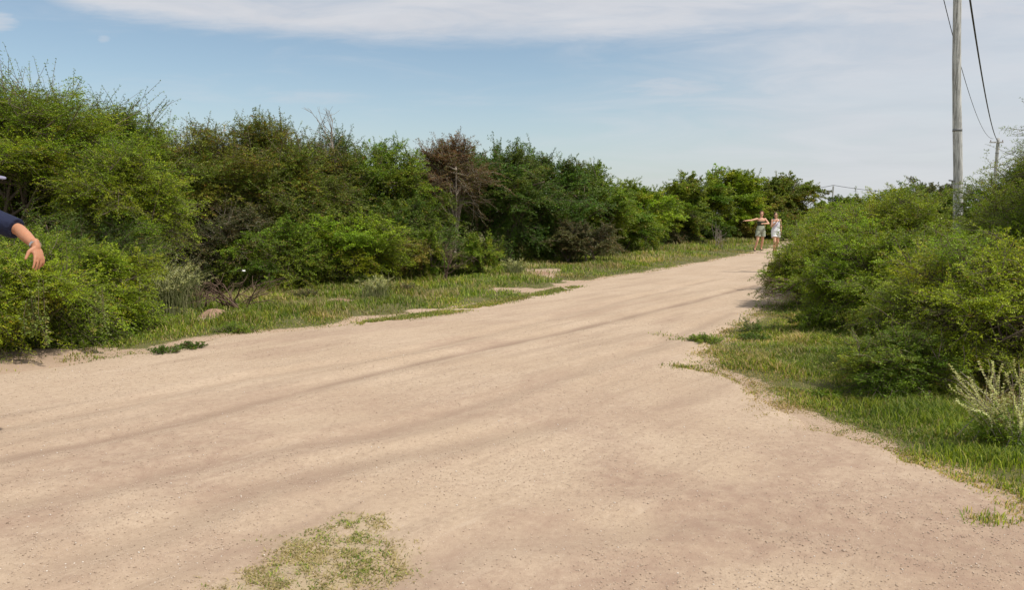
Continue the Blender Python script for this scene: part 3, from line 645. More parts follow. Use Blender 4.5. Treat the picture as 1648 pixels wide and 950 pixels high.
# little weeds
def weed(px, py, r, h, n, pal, label, seed, name='weed', cat='weed', leaf=.02):
    rng = np.random.default_rng(seed); c = gnd(px, py)
    C_ = np.column_stack([np.clip(rng.normal(0, r * .4, n), -.8 * r, .8 * r), np.clip(rng.normal(0, r * .35, n), -.6 * r, .6 * r), np.full(n, .0)]); D = C_ * [1.5 / max(r, .01), 1.5 / max(r, .01), 0] + rng.normal(0, .2, (n, 3)) + [0, 0, 1]
    V, F, cc, tw, _ = foliage(rng, C_, D, h * rng.uniform(.6, 1.1, n), 7, 6, h * .35, leaf, leaf * .5, pal, .2)
    root = empty(name, (c[0], c[1], sz(*c))); tag(root, label, cat)
    link('stem', np_mesh('weed_stem', *tubes(tw, np.array([[.004, .003, .001]]) * np.ones((n, 1)), 3)), M['bark'], root)
    link('foliage', np_mesh('weed_foliage', V, F, cc), M['leaf'], root)
weed(265, 570, .13, .12, 40, 'dark', 'low dark green weed on the road edge, left one of a pair', 201)
weed(308, 562, .14, .10, 40, 'dark', 'low dark green weed on the road edge, right one of a pair', 202)
weed(378, 535, .22, .16, 60, 'green', 'leafy weed in front of the soil mound with the dead branches', 203)
weed(585, 462, .30, .32, 60, 'green', 'knee high green weed in the grass left of the dry straw clump', 208, leaf=.035)
weed(495, 478, .22, .2, 40, 'dull', 'dull green weed in the grass right of the dead branches', 209, leaf=.03)
weed(820, 437, .35, .3, 50, 'green', 'green weed on the grass left of the reddish soil mound', 210, leaf=.05)
weed(1133, 552, .18, .13, 50, 'green', 'leafy weed on the tip of the right grass next to the sand', 204)
weed(655, 470, .2, .2, 30, 'dull', 'greyish weed in the grass left of the thin bare sapling', 205, leaf=.03)
weed(1215, 548, .16, .12, 40, 'dark', 'dark weed on the right grass next to the small clump', 206)
weed(1330, 640, .11, .10, 40, 'green', 'short leafy weed in the grass left of the low dark bush', 207)

# hanging strands on the corner bush
def strand(px, y0, y1, Y, label, seed):
    rng = np.random.default_rng(seed); a = at(px, y0, Y); b = at(px, y1, Y); n = 3; L = np.full(n, a[2] - b[2]) * rng.uniform(.8, 1, n)
    C_ = rng.normal(0, .035, (n, 3)); C_[:, 2] = 0
    V, F, cc, tw, _ = foliage(rng, C_, np.tile([0., -.05, -1.], (n, 1)) + rng.normal(0, .05, (n, 3)), L, 26, 7, .055, .026, .016, 'grey', 0)
    cc = cc * [1.25, 1.35, .7]
    root = empty('hanging_vine', a); tag(root, label, 'vine', 'vines hanging from the corner bush')
    link('stem', np_mesh('vine_stem', *tubes(tw, np.full((n, 3), .003), 3)), M['bark'], root); link('foliage', np_mesh('vine_foliage', V, F, cc), M['leaf'], root)
strand(68, 450, 572, 7.75, 'long pale green vine hanging to the sand at the bottom left', 301)
strand(155, 462, 540, 8.35, 'shorter pale vine hanging right of the long one', 302)
strand(52, 480, 545, 7.8, 'thin pale vine hanging just left of the long one', 303)

# arching pale grass clump
rng = np.random.default_rng(333)
def reed(px, py, Y, n, h, label):
    b = at(px, py, Y); b[2] = sz(b[0], b[1]); P = []
    for i in range(n):
        a = rng.uniform(0, 6.28); d = np.array([math.cos(a), math.sin(a) * .7, 0]); hh = h * rng.uniform(.6, 1.15); o_ = rng.normal(0, .14, 3) * [1, 1, 0]; o_[:2] = np.clip(o_[:2], -.3, .3); t = np.linspace(0, 1, 8)[:, None]
        P.append(o_ + d * hh * .45 * t ** 2 * rng.uniform(.4, 1.4) + np.array([0, 0, 1]) * hh * (t - .32 * t ** 3 * rng.uniform(.3, 1.3)))
    P = np.array(P); V, F = tubes(P, np.tile(np.linspace(.006, .0015, 8), (n, 1)), 3); t = rng.random(n)[:, None]
    c = np.array([.16, .20, .05]) * (1 - t) + np.array([.42, .40, .22]) * t
    root = empty('grass_clump', b); tag(root, label, 'grass clump')
    link('blades', np_mesh('clump_blades', V, F, np.repeat(c, 24, 0)), M['grass'], root)
    k_ = rng.random(n) < .3; V, F, cc, tw, _ = foliage(rng, P[k_][:, 5], P[k_][:, 7] - P[k_][:, 5], np.full(k_.sum(), h * .22), 10, 4, .02, .022, .008, 'straw', .1)
    link('seed_heads', np_mesh('clump_seed_heads', V, F, cc), M['grass'], root)
reed(262, 440, 11.2, 260, .95, 'tall arching pale grass clump right of the drooping corner bushes')
reed(292, 430, 12.2, 200, .85, 'pale seeding grass clump in front of the dark hollow under the olive trees')
reed(605, 440, 13.6, 160, .55, 'dry straw coloured grass clump left of the thin bare sapling')
reed(830, 425, 19.5, 140, .5, 'yellowish grass clump left of the fan shaped shrub')

# bare things: snag, sapling, branch pile
def twiggy(name, label, cat, base, segs, matn, part='branch'):
    """segs: list of (polyline, r0, r1)"""
    root = empty(name, base); tag(root, label, cat); parts = []
    for P, r0, r1 in segs:
        P = np.array(P, float) - np.array(base); parts.append(tubes(P[None], np.linspace(r0, r1, len(P))[None], 5))
    link(part, np_mesh(name + '_' + part, *joinq(parts), smooth=True), M[matn], root); return root
def rec(rng, p, d, L, r, depth, segs, spread=.6, upb=.1, n=3):
    k = 5; P = [p]; dd = d.copy()
    for i in range(k): dd = unit(dd + rng.normal(0, .12, 3) + [0, 0, upb * .15]); P.append(P[-1] + dd * L / k)
    segs.append((P, r, r * .55))
    if depth:
        for j in range(n):
            i = rng.integers(2, k + 1); nd = unit(dd + rng.normal(0, spread, 3)); rec(rng, P[i], nd, L * rng.uniform(.5, .8), r * .55, depth - 1, segs, spread, upb, n)
rng = np.random.default_rng(401)
b_ = at(566, 300, 18.9); b_[2] = sz(b_[0], b_[1]); segs = []
topz = at(566, 160, 18.9)[2]
rec(rng, b_, np.array([0, 0, 1.]), (topz - b_[2]) * .8, .045, 0, segs, .5)
for i in range(7):
    p0 = segs[0][0][-1 - (i % 3)]; rec(rng, np.array(p0), unit(np.array([rng.normal(0, .5), rng.normal(0, .3), 1.0])), .6, .014, 2, segs, .5, .1, 3)
twiggy('dead_snag', 'bare grey dead snag poking above the thicket into the sky', 'dead tree', b_, segs, 'palebark', 'trunk')
b_ = np.append(gnd(712, 458), 0); b_[2] = sz(b_[0], b_[1]); segs = []
for i in range(3): rec(rng, b_ + [rng.normal(0, .06), rng.normal(0, .05), 0], unit(np.array([rng.normal(0, .2), 0, 1.])), .55, .016, 3, segs, .45, .2, 3)
twiggy('bare_sapling', 'thin bare brown sapling standing on the grass verge', 'sapling', b_, segs, 'deadwood', 'trunk')
b_ = np.append(gnd(1158, 402), 0); b_[2] = sz(b_[0], b_[1]); segs = []
for i in range(9): rec(rng, b_ + [rng.normal(0, .1), rng.normal(0, .1), 0], unit(np.array([rng.normal(0, .5), rng.normal(0, .3), 1.])), .6, .014, 2, segs, .35, .2, 2)
twiggy('twiggy_plant', 'leafless pinkish brown twiggy plant left of the walkers', 'plant', b_, segs, 'palebark', 'stem')
b_ = np.append(gnd(362, 503), 0); b_[2] = sz(b_[0], b_[1]); segs = []
for i in range(11):
    rec(rng, b_ + [rng.normal(-.05, .16), rng.normal(.05, .1), .05], unit(np.array([rng.normal(-.35, .8), rng.normal(0, .4), .75])), .42, .016, 2, segs, .6, 0, 3)
for i in range(4):
    rec(rng, b_ + [rng.normal(.15, .1), .1, .08], unit(np.array([1, .2, .25 + .2 * i])), .5, .010, 1, segs, .5, 0, 2)
twiggy('dead_branch', 'tangle of dead brown branches leaning on the soil mound', 'dead branches', b_, segs, 'deadwood')
b_ = np.append(gnd(1248, 470), 0); b_[2] = at(1275, 452, 11.6)[2]; b_[:2] = at(1275, 452, 11.6)[:2]; segs = []
for i in range(4): rec(rng, b_ + rng.normal(0, .05, 3), unit(np.array([-.8, -.1, -.45 + .2 * i])), .32, .008, 2, segs, .4, 0, 3)
twiggy('dry_branch', 'dark dry twig drooping from the right bush over the sand', 'dry branch', b_, segs, 'deadwood')
# bare twigs in the lower thicket
for i, (px, py, lab) in enumerate([(320, 430, 'pale leafless stems in the dark hollow below the olive trees'), (790, 420, 'grey leafless stems in the shade right of the brown tree')]):
    b_ = np.append(gnd(px, py), 0); b_[2] = sz(b_[0], b_[1]); segs = []
    for j in range(10): rec(rng, b_ + [rng.normal(0, .4), rng.normal(0, .3), 0], unit(np.array([rng.normal(0, .45), rng.normal(0, .3), 1.])), .8, .015, 2, segs, .45, .1, 3)
    twiggy('leafless_shrub', lab, 'shrub', b_, segs, 'palebark', 'stem')

# soil mounds
def mound(px, py, rx, ry, h, label, seed):
    c = gnd(px, py); n = 40; xs = np.linspace(-1.3, 1.3, n); X, Y = np.meshgrid(xs * rx, xs * ry)
    r = np.hypot(X / rx, Y / ry) + (fbm(X * 6 + seed, Y * 6, seed, 3) - .5) * .5
    Zz = surf_z(X + c[0], Y + c[1]) + h * (1 - sst(r, 0, 1)) * (.6 + .8 * fbm(X * 9, Y * 9, seed + 3, 3)) - .012 * sst(r, .8, 1.1) - .004
    me = np_mesh('soil_mound', np.stack([X + c[0], Y + c[1], Zz], -1).reshape(-1, 3), grid_faces(n, n), smooth=True)
    tag(link('soil_mound', me, M['soil']), label, 'soil mound', kind='structure')
mound(352, 515, .30, .36, .11, 'reddish soil mound under the dead branches', 3)
mound(865, 440, .5, .5, .08, 'reddish soil mound left of the fan shaped shrub', 5)
mound(545, 487, .22, .3, .06, 'small soil heap in the middle of the left grass', 7)

# pale flower spikes, right edge
rng = np.random.default_rng(501); b_ = np.append(gnd(1618, 722), 0); b_[2] = sz(b_[0], b_[1])
tips = [(1532, 604), (1540, 628), (1552, 650), (1545, 598), (1560, 612), (1578, 592), (1590, 578), (1600, 600), (1612, 590), (1628, 602), (1640, 585), (1660, 600), (1570, 640), (1590, 640), (1610, 630), (1635, 640), (1585, 670), (1605, 665), (1655, 650), (1680, 610), (1700, 640)]
root = empty('flower_spikes', b_); tag(root, 'pale cream flower spikes rising from the grass at the lower right edge', 'plant')
SP = []; Cc = []; Dd = []; LL = []
for i, (px, py) in enumerate(tips + [(a + 9, b + 14) for a, b in tips]):
    e = at(px, py, b_[1] + rng.normal(0, .14)) - b_; s0 = np.array([rng.normal(0, .07), rng.normal(0, .07), 0]); m_ = (s0 + e) / 2 + [.03, 0, .06]
    t = np.linspace(0, 1, 7)[:, None]; P = (1 - t) ** 2 * s0 + 2 * (1 - t) * t * m_ + t * t * e; SP.append(P)
    Cc.append(P[2]); Dd.append(P[6] - P[2]); LL.append(np.linalg.norm(P[6] - P[2]))
link('stem', np_mesh('spike_stem', *tubes(np.array(SP), np.tile(np.linspace(.0035, .0015, 7), (len(SP), 1)), 4)), M['palebark'], root)
V, F, c, tw, _ = foliage(rng, np.array(Cc), np.array(Dd), np.array(LL), 44, 8, .013, .010, .006, 'straw', -.05)
link('flower', np_mesh('spike_flower', V, F, c), M['leaf'], root)
V, F, c, tw, _ = foliage(rng, np.array(SP)[:, 0], np.array(Dd) , np.array(LL) * .9, 10, 8, .10, .03, .010, 'green', .1)
link('foliage', np_mesh('spike_leaf', V, F, c), M['leaf'], root)

# scrap of litter
bm = bmesh.new(); bmesh.ops.create_icosphere(bm, subdivisions=2, radius=.022)
rr = random.Random(5)
for v in bm.verts: v.co = Vector((v.co.x * 1.3, v.co.y, v.co.z * .6)) * rr.uniform(.6, 1.2)
me = bpy.data.meshes.new('paper_scrap'); bm.to_mesh(me); bm.free()
o = link('paper_scrap', me, simple('white_paper', (.8, .8, .8), .7, .05)); p = at(392, 436, 11.6); o.location = (p[0], p[1], p[2])
tag(o, 'small crumpled white scrap caught low in the left bushes', 'litter')

# ------------------------------------------------------------------ utility poles and wires
m, k, bs, out = mat('weathered_wood'); M['pole'] = m
pos = k.n('ShaderNodeTexCoord').outputs['Object']; sv = k.n('ShaderNodeMapping'); k.put(sv.inputs[0], pos); sv.inputs['Scale'].default_value = (14, 14, .9)
n_ = k.noise(sv.outputs[0], 2.2, 6, .65, .4)
c = k.mix(k.sstep(n_, .38, .62), (.25, .245, .23), (.62, .615, .59)); c = k.mix(k.sstep(k.noise(pos, 1.8, 4, .6), .55, .7, 0, .6), c, (.50, .50, .47))
k.put(bs.inputs['Base Color'], c); bs.inputs['Roughness'].default_value = .85; bump(k, bs, n_, .7, .01)
M['metal'] = simple('dull_metal', (.20, .20, .20), .5, .3, 20); M['ceramic'] = simple('brown_ceramic', (.16, .08, .05), .3, .2, 20); M['cable'] = simple('black_cable', (.02, .02, .025), .5, .2, 20)
def tube_mesh(name, P, r, sides=10, cap=True):
    V, F = tubes(np.array(P, float)[None], np.array(r, float)[None] * np.ones((1, len(P))), sides)
    me = bpy.data.meshes.new(name); fs = [tuple(f) for f in F.tolist()]; n = len(P)
    if cap: fs += [tuple(range(sides))[::-1], tuple(range((n - 1) * sides, n * sides))]
    me.from_pydata(V.tolist(), [], fs); me.update()
    for p_ in me.polygons: p_.use_smooth = len(p_.vertices) == 4
    return me
def pole(name, label, X, Y, H, rb, rt, lean=0.0, detail=True, group=None, side=-1):
    root = empty(name, (X, Y, sz(X, Y) - .1)); tag(root, label, 'utility pole', group)
    n = 24; zz = np.linspace(0, H, n); rng = np.random.default_rng(int(Y))
    P = np.stack([lean * zz + .012 * np.sin(zz * .9), .01 * np.cos(zz * 1.3), zz], -1)
    link('shaft', tube_mesh('pole_shaft', P, np.linspace(rb, rt, n) * (1 + .02 * np.sin(zz * 4)), 20), M['pole'], root)
    tx = lean * H
    if detail:
        bm = bmesh.new(); bmesh.ops.create_cube(bm, size=1)
        for v in bm.verts: v.co = Vector((v.co.x * 1.1 + tx - .22, v.co.y * .09 - rt - .05, v.co.z * .11 + H - .35))
        bmesh.ops.bevel(bm, geom=list(bm.edges), offset=.01, segments=1, affect='EDGES')
        me = bpy.data.meshes.new('crossarm'); bm.to_mesh(me); bm.free(); link('crossarm', me, M['pole'], root)
        for dx in (-.70, .27):
            prof = [(.0, .02), (.02, .035), (.05, .03), (.07, .04), (.10, .03), (.13, .02)]
            link('insulator', tube_mesh('insulator', [(tx + dx, -rt - .05, H - .295 + a) for a, _ in prof], [b for _, b in prof], 12), M['ceramic'], root)
        # bands, bolt hook and stub seen on the shaft
        for z_ in (H - 1.2, 3.6):
            link('band', tube_mesh('band', [(lean * z_ + .012 * math.sin(z_ * .9), 0, z_ - .03), (lean * z_ + .012 * math.sin(z_ * .9), 0, z_ + .03)], [rb * .93, rb * .93], 20), M['metal'], root)
        z_ = 2.42; link('bolt', tube_mesh('bolt', [(lean * z_ - .22, -.03, z_), (lean * z_ - .1, -.03, z_ - .01), (lean * z_ + .16, -.03, z_ - .02)], [.018, .014, .014], 8), M['metal'], root)
    return root
P1 = at(1548, HZ, 18.0); P2 = at(1598, HZ, 62.0)
lean1 = (at(1541, 0, 18.0)[0] - P1[0]) / (at(1541, 0, 18)[2])
H1 = 8.1
pole('utility_pole', 'tall weathered grey wooden pole rising out of the right bushes', P1[0] - .0, 18.0, H1, .112, .080, lean1)
h2 = at(1597, 221, 62.0)[2]
pole('utility_pole', 'second wooden pole farther off, its top just above the right edge bushes', P2[0], 62.0, h2, .15, .12, 0.0)
P3 = at(1339, HZ, 165.0); h3 = at(1339, 298, 165.0)[2]
pole('utility_pole', 'thin far pole on the horizon between the two skyline trees', P3[0], 165.0, h3 , .2, .16, 0.0, detail=False)
def wire(label, a, b, sag, r, n=40, name='power_line'):
    t = np.linspace(0, 1, n)[:, None]; P = a + (b - a) * t; P[:, 2] -= (4 * sag * t * (1 - t))[:, 0]
    me = tube_mesh('wire', P - a, [r] * n, 6); o = link(name, me, M['cable']); o.location = a
    tag(o, label, 'power line')
topx = P1[0] + lean1 * H1
e2 = np.array([P2[0], 62.0, h2 - .02])
a1 = np.array([topx + .14, 17.85, 7.25]);
wire('thick black cable sagging from the tall pole to the second pole', a1, e2 + [-.1, -.2, -.35], .75, .024)
a2 = np.array([topx - .72, 17.85, 7.85])
wire('thinner wire crossing behind the tall pole down to the second pole', a2, e2 + [-.5, -.2, -.1], 1.2, .011)
e3 = np.array([P3[0], 165., h3])
wire('far thin wire running left from the far pole behind the trees', e3, at(1270, 304, 185), .4, .05)
wire('far thin wire running right from the far pole behind the trees', e3, at(1500, 313, 150), .4, .05)
# looped jumper beside the pole top
t = np.linspace(0, 1, 16)[:, None]; pa = np.array([topx + .10, 17.80, 7.72]); P = pa + (a1 - pa) * t; P[:, 0] += (.10 * np.sin(t * 3.14))[:, 0]
me = tube_mesh('jumper', P - pa, [.018] * 16, 6); o = link('cable_loop', me, M['cable']); o.location = pa; tag(o, 'short black cable loop beside the top of the tall pole', 'cable')

# ------------------------------------------------------------------ people
def ico(c, r, mtx=None, sub=2):
    bm = bmesh.new(); bmesh.ops.create_icosphere(bm, subdivisions=sub, radius=1.0)
    V = np.array([v.co[:] for v in bm.verts]); F = np.array([[v.index for v in f.verts] for f in bm.faces]); bm.free()
    V = V * np.array(r)
    if mtx is not None: V = V @ np.array(mtx).T
    return V + np.array(c), F.tolist()
def capsule(pts, rad, sides=14):
    """chain of tapered tubes with balls at the joints"""
    out_ = []
    pts = [np.array(p, float) for p in pts]
    for p, r in zip(pts, rad): out_.append(ico(p, (r, r, r), None, 2))
    for a, b, ra, rb in zip(pts[:-1], pts[1:], rad[:-1], rad[1:]):
        V, F = tubes(np.array([[a, b]]), np.array([[ra, rb]]), sides); n = sides
        out_.append((V, F.tolist() + [list(range(n))[::-1], list(range(n, 2 * n))]))
    return out_
def loft(rings, fwd=(0, -1, 0), sides=24):
    """rings: (centre, half width, half depth); closed"""
    f = unit(np.array(fwd, float)); sd_ = np.array([-f[1], f[0], 0]); th = np.arange(sides) * 2 * np.pi / sides; V = []
    for c, a, b in rings:
        for t_ in th:
            cc, ss = math.cos(t_), math.sin(t_); cc = math.copysign(abs(cc) ** .85, cc); ss = math.copysign(abs(ss) ** .85, ss)
            V.append(np.array(c) + sd_ * a * cc + f * b * ss)
    F = []; n = len(rings)
    for i in range(n - 1):
        for j in range(sides): F.append([i * sides + j, i * sides + (j + 1) % sides, (i + 1) * sides + (j + 1) % sides, (i + 1) * sides + j])
    F += [list(range(sides))[::-1], list(range((n - 1) * sides, n * sides))]
    return np.array(V), F
def fuse(name, parts, mt, parent, voxel=.006, smooth=4, origin=(0, 0, 0)):
    Vs = []; Fs = []; o_ = 0
    for V, F in parts:
        V = np.array(V); Vs += (V - np.array(origin)).tolist(); Fs += [[int(i) + o_ for i in f] for f in F]; o_ += len(V)
    me = bpy.data.meshes.new(name); me.from_pydata(Vs, [], Fs); me.update()
    bm = bmesh.new(); bm.from_mesh(me); bmesh.ops.recalc_face_normals(bm, faces=bm.faces); bm.to_mesh(me); bm.free()
    ob = bpy.data.objects.new(name, me); COL.objects.link(ob)
    rm = ob.modifiers.new('r', 'REMESH'); rm.mode = 'VOXEL'; rm.voxel_size = voxel; rm.use_smooth_shade = True
    sm = ob.modifiers.new('s', 'SMOOTH'); sm.iterations = smooth; sm.factor = .5
    dg = bpy.context.evaluated_depsgraph_get(); me2 = bpy.data.meshes.new_from_object(ob.evaluated_get(dg)); ob.modifiers.clear(); ob.data = me2
    me2.materials.clear(); me2.materials.append(mt)
    for p_ in me2.polygons: p_.use_smooth = True
    ob.parent = parent; return ob
def hand(wrist, d, pn, thumb, s=1.0, curl=.35, spread=.16):
    """d along the hand, pn palm normal (fingers curl towards it), thumb side"""
    d = unit(np.array(d, float)); pn = unit(np.array(pn, float) - d * (np.array(pn) @ d)); th = np.cross(d, pn); th = th if th @ np.array(thumb) > 0 else -th
    wrist = np.array(wrist, float); mtx = np.stack([d, th, pn], 1); out_ = [ico(wrist + d * .05 * s, (.056 * s, .040 * s, .016 * s), mtx, 3)]
    out_ += capsule([wrist - d * .03 * s, wrist + d * .01 * s], [.026 * s, .025 * s])
    for i, (off, L) in enumerate([(.030, .072), (.010, .080), (-.011, .074), (-.031, .058)]):
        b = wrist + d * .088 * s + th * off * s; fd = unit(d + th * off * spread / .03); P = [b - fd * .02 * s]; ang = curl * (.6 + .25 * i)
        P.append(b); cur_ = b
        for j, fr in enumerate((.42, .32, .26)):
            a = ang * (j + 1); dd = fd * math.cos(a) + pn * math.sin(a); cur_ = cur_ + dd * L * fr * s; P.append(cur_)
        out_ += capsule(P, [.0095 * s, .0095 * s, .0088 * s, .008 * s, .007 * s], 10)
    b = wrist + d * .022 * s + th * .024 * s; t1 = unit(d * .55 + th * .75 + pn * .25); t2 = unit(d * .85 + th * .4 + pn * .3)
    out_ += capsule([b, b + t1 * .038 * s, b + t1 * .038 * s + t2 * .03 * s, b + t1 * .038 * s + t2 * .054 * s], [.015 * s, .0125 * s, .0105 * s, .0085 * s], 10)
    return out_
def head(c, f, s=1.0):
    """c centre of head, f facing"""
    f = unit(np.array(f, float)); side_ = np.array([-f[1], f[0], 0]); side_ = unit(side_); upv = np.cross(side_, f) * -1
    if upv[2] < 0: upv = -upv
    c = np.array(c, float); mtx = np.stack([side_, f, upv], 1); o_ = []
    o_.append(ico(c + upv * .018 * s, (.075 * s, .092 * s, .095 * s), mtx, 3)); o_.append(ico(c - upv * .055 * s + f * .022 * s, (.055 * s, .062 * s, .062 * s), mtx, 3))
    o_ += capsule([c + f * .088 * s + upv * .012 * s, c + f * .106 * s - upv * .022 * s], [.010 * s, .014 * s], 10)          # nose
    for k_ in (-1, 1):
        o_.append(ico(c + side_ * .078 * s * k_ - f * .005 * s - upv * .008 * s, (.010 * s, .018 * s, .030 * s), mtx, 2))        # ears
        o_.append(ico(c + side_ * .03 * s * k_ + f * .080 * s + upv * .028 * s, (.022 * s, .010 * s, .007 * s), mtx, 2))          # brow
    o_.append(ico(c + f * .083 * s - upv * .050 * s, (.024 * s, .010 * s, .008 * s), mtx, 2)); o_.append(ico(c + f * .078 * s - upv * .088 * s, (.020 * s, .014 * s, .014 * s), mtx, 2))
    return o_, (side_, f, upv)
def face_bits(root, c, ax, s, eye_m, lip_m, origin):
    side_, f, upv = ax; mtx = np.stack([side_, f, upv], 1)
    for k_ in (-1, 1):
        V, F = ico(np.array(c) + side_ * .031 * s * k_ + f * .086 * s + upv * .008 * s - np.array(origin), (.012 * s, .006 * s, .007 * s), mtx, 2)
        me = bpy.data.meshes.new('eye'); me.from_pydata(V.tolist(), [], F); link('eye', me, eye_m, root)
    V, F = ico(np.array(c) + f * .0915 * s - upv * .050 * s - np.array(origin), (.021 * s, .005 * s, .006 * s), mtx, 2)
    me = bpy.data.meshes.new('mouth'); me.from_pydata(V.tolist(), [], F); link('mouth', me, lip_m, root)
def skinmat(name, col):
    m, k, bs, out = mat(name); pos = k.n('ShaderNodeTexCoord').outputs['Object']
    k.put(bs.inputs['Base Color'], k.mix(k.noise(pos, 14, 4, .6), tuple(c * .88 for c in col), tuple(c * 1.1 for c in col))); bs.inputs['Roughness'].default_value = .5
    bs.inputs['Subsurface Weight'].default_value = .12; bs.inputs['Subsurface Scale'].default_value = .02; bs.inputs['Subsurface Radius'].default_value = (1, .4, .2); return m
M['skin'] = skinmat('tanned_skin', (.46, .22, .125)); M['skin2'] = skinmat('fair_skin', (.68, .39, .26))
M['navy'] = simple('navy_cotton', (.014, .018, .044), .85, .35, 11, .05); M['jeans'] = simple('blue_denim', (.05, .07, .13), .85, .35, 90, .002)
M['cap'] = simple('pale_grey_cap', (.24, .23, .31), .8, .1, 60); M['hair'] = simple('brown_hair', (.05, .028, .018), .6, .4, 80); M['redhair'] = simple('auburn_hair', (.13, .055, .03), .6, .4, 80)
M['eye'] = simple('dark_eye', (.03, .02, .015), .2, .1); M['lip'] = simple('lips', (.42, .16, .13), .5, .1); M['shoe'] = simple('dark_shoe', (.03, .028, .028), .7, .3)
M['steel'] = simple('steel_watch', (.55, .53, .50), .25, .1); M['steel'].node_tree.nodes['Principled BSDF'].inputs['Metallic'].default_value = .9
M['olive_c'] = simple('olive_cloth', (.055, .06, .035), .85, .2, 60); M['sage'] = simple('sage_cloth', (.36, .38, .29), .85, .1, 60)
M['white_c'] = simple('white_cloth', (.80, .80, .84), .85, .05, 60); M['lilac'] = simple('lilac_cloth', (.42, .36, .52), .85, .1, 60); M['sock'] = simple('dark_sock', (.05, .055, .05), .85, .2)

def man():
    Y = 5.45; o = np.array([at(-70, HZ, Y)[0], Y, sz(at(-70, HZ, Y)[0], Y)]); root = empty('person', o)
    tag(root, 'man in navy t-shirt and grey cap, arm reaching in at the left edge', 'person')
    def w_(px, py, dy=0): return at(px, py, Y + dy)
    F_ = np.array([1., -.12, 0]); F_ = unit(F_); S_ = np.array([F_[1], -F_[0], 0])       # S_ = his right hand side, towards the camera
    H = lambda f, s, z: o + F_ * f + S_ * s + np.array([0, 0, z])
    hc = w_(-31, 296); hc[2] = w_(-31, 291)[2]
    zS = w_(-40, 327)[2]                                                 # shoulder height
    dn = zS - 1.50
    neck = H(0.05, 0, zS + .08)
    Rsh = H(.10, .17, zS - .01); Lsh = H(.0, -.19, zS)
    elb = w_(31, 370, -.27); wr = w_(58, 396, -.40); tipd = w_(66, 428, -.44) - wr
    Lel = H(-.16, -.27, zS - .28); Lwr = H(-.12, -.30, zS - .53)
    hipz = .99 + dn * .6
    hd, ax = head(hc, F_ + np.array([0, 0, -.05]), 1.05)
    body = hd + capsule([H(-.01, 0, zS + .0), neck, hc - ax[2] * .07], [.085, .062, .06])
    body.append(loft([(H(0, 0, hipz - .08), .15, .10), (H(0, 0, hipz), .165, .12), (H(.01, 0, hipz + .14), .15, .11), (H(.02, 0, zS - .22), .17, .115), (H(.01, 0, zS - .08), .185, .11), (H(0, 0, zS + .03), .12, .075)], F_))
    arm = lambda a, b, c, k=1: capsule([a, b * .5 + a * .5, b, b * .6 + c * .4, c], [.060, .050, .041, .040, .027])
    body += arm(Rsh, elb, wr) + arm(Lsh, Lel, Lwr)
    hnd = hand(wr, tipd, [-.55, .1, -.55], [-.9, -.2, -.1], 1.02, .32)
    body += hnd + hand(Lwr, [.15, 0, -1], S_, F_, 1.02, .4)
    RL = [H(.02, .09, hipz - .04), H(.05, .10, hipz * .53), H(-.06, .10, .09)]; LL = [H(-.02, -.09, hipz - .04), H(-.04, -.10, hipz * .53), H(-.20, -.10, .09)]
    for L_ in (RL, LL): body += capsule([L_[0], (L_[0] + L_[1]) / 2, L_[1], L_[1] * .6 + L_[2] * .4, L_[2], L_[2] + F_ * .16 - [0, 0, .05]], [.088, .075, .056, .054, .038, .035])
    fuse('body', body, M['skin'], root, .0050, 3, o)
    face_bits(root, hc, ax, 1.05, M['eye'], M['lip'], o)
    shirt = [loft([(H(.01, 0, hipz - .05), .185, .145), (H(.02, 0, hipz + .12), .18, .14), (H(.03, 0, zS - .22), .195, .142), (H(.02, 0, zS - .08), .205, .13), (H(0, 0, zS + .035), .14, .09), (H(0, 0, zS + .07), .078, .072)], F_)]
    for a, b in ((Rsh, elb), (Lsh, Lel)):
        e_ = a + (b - a) * .96; shirt += capsule([a], [.100]); V, F = tubes(np.array([[a, (a + e_) / 2, e_]]), np.array([[.098, .086, .074]]), 18); n = 18
        shirt.append((V, F.tolist() + [list(range(n))[::-1], list(range(2 * n, 3 * n))]))
    fuse('t_shirt', shirt, M['navy'], root, .007, 5, o)
    tr_ = [loft([(H(0, 0, hipz - .15), .175, .125), (H(0, 0, hipz), .178, .135), (H(.01, 0, hipz + .05), .17, .13)], F_)]
    for L_ in (RL, LL): tr_ += capsule([L_[0], (L_[0] + L_[1]) / 2, L_[1], L_[1] * .5 + L_[2] * .5, L_[2] + [0, 0, .03]], [.105, .095, .078, .070, .062])
    fuse('jeans', tr_, M['jeans'], root, .009, 4, o)
    for L_ in (RL, LL): 
        f0 = L_[2] - [0, 0, .045]; fuse('shoe', [ico(f0 + F_ * .07, (.145, .052, .042), np.stack([F_, S_, np.array([0, 0, 1.])], 1), 3)] + capsule([L_[2] - [0, 0, .02], L_[2] + [0, 0, .03]], [.052, .05]), M['shoe'], root, .008, 2, o)
    # cap
    sd_, f, up_ = ax; mtx = np.stack([sd_, f, up_], 1); cc = hc + up_ * .042
    V, F = ico(cc, (.089, .105, .088), mtx, 4); V2 = V.copy(); rel = (V - cc) @ mtx; V2 = cc + np.column_stack([rel[:, 0], rel[:, 1], np.maximum(rel[:, 2], -.005)]) @ mtx.T
    capp = [(V2, F)]
    cap_o = fuse('cap', capp, M['cap'], root, .006, 2, o)
    n = 16; bv = []
    for zt in (0, .008):
        for i in range(n):
            a = -math.pi / 2 + math.pi * i / (n - 1); bv.append(cc + sd_ * math.sin(a) * .085 + f * (.06 + math.cos(a) * .125) + up_ * (-.004 + zt - .018 * math.cos(a) ** 2 * 1))
    bf = [list(range(n))[::-1], list(range(n, 2 * n))] + [[i, (i + 1) % n, n + (i + 1) % n, n + i] for i in range(n)]
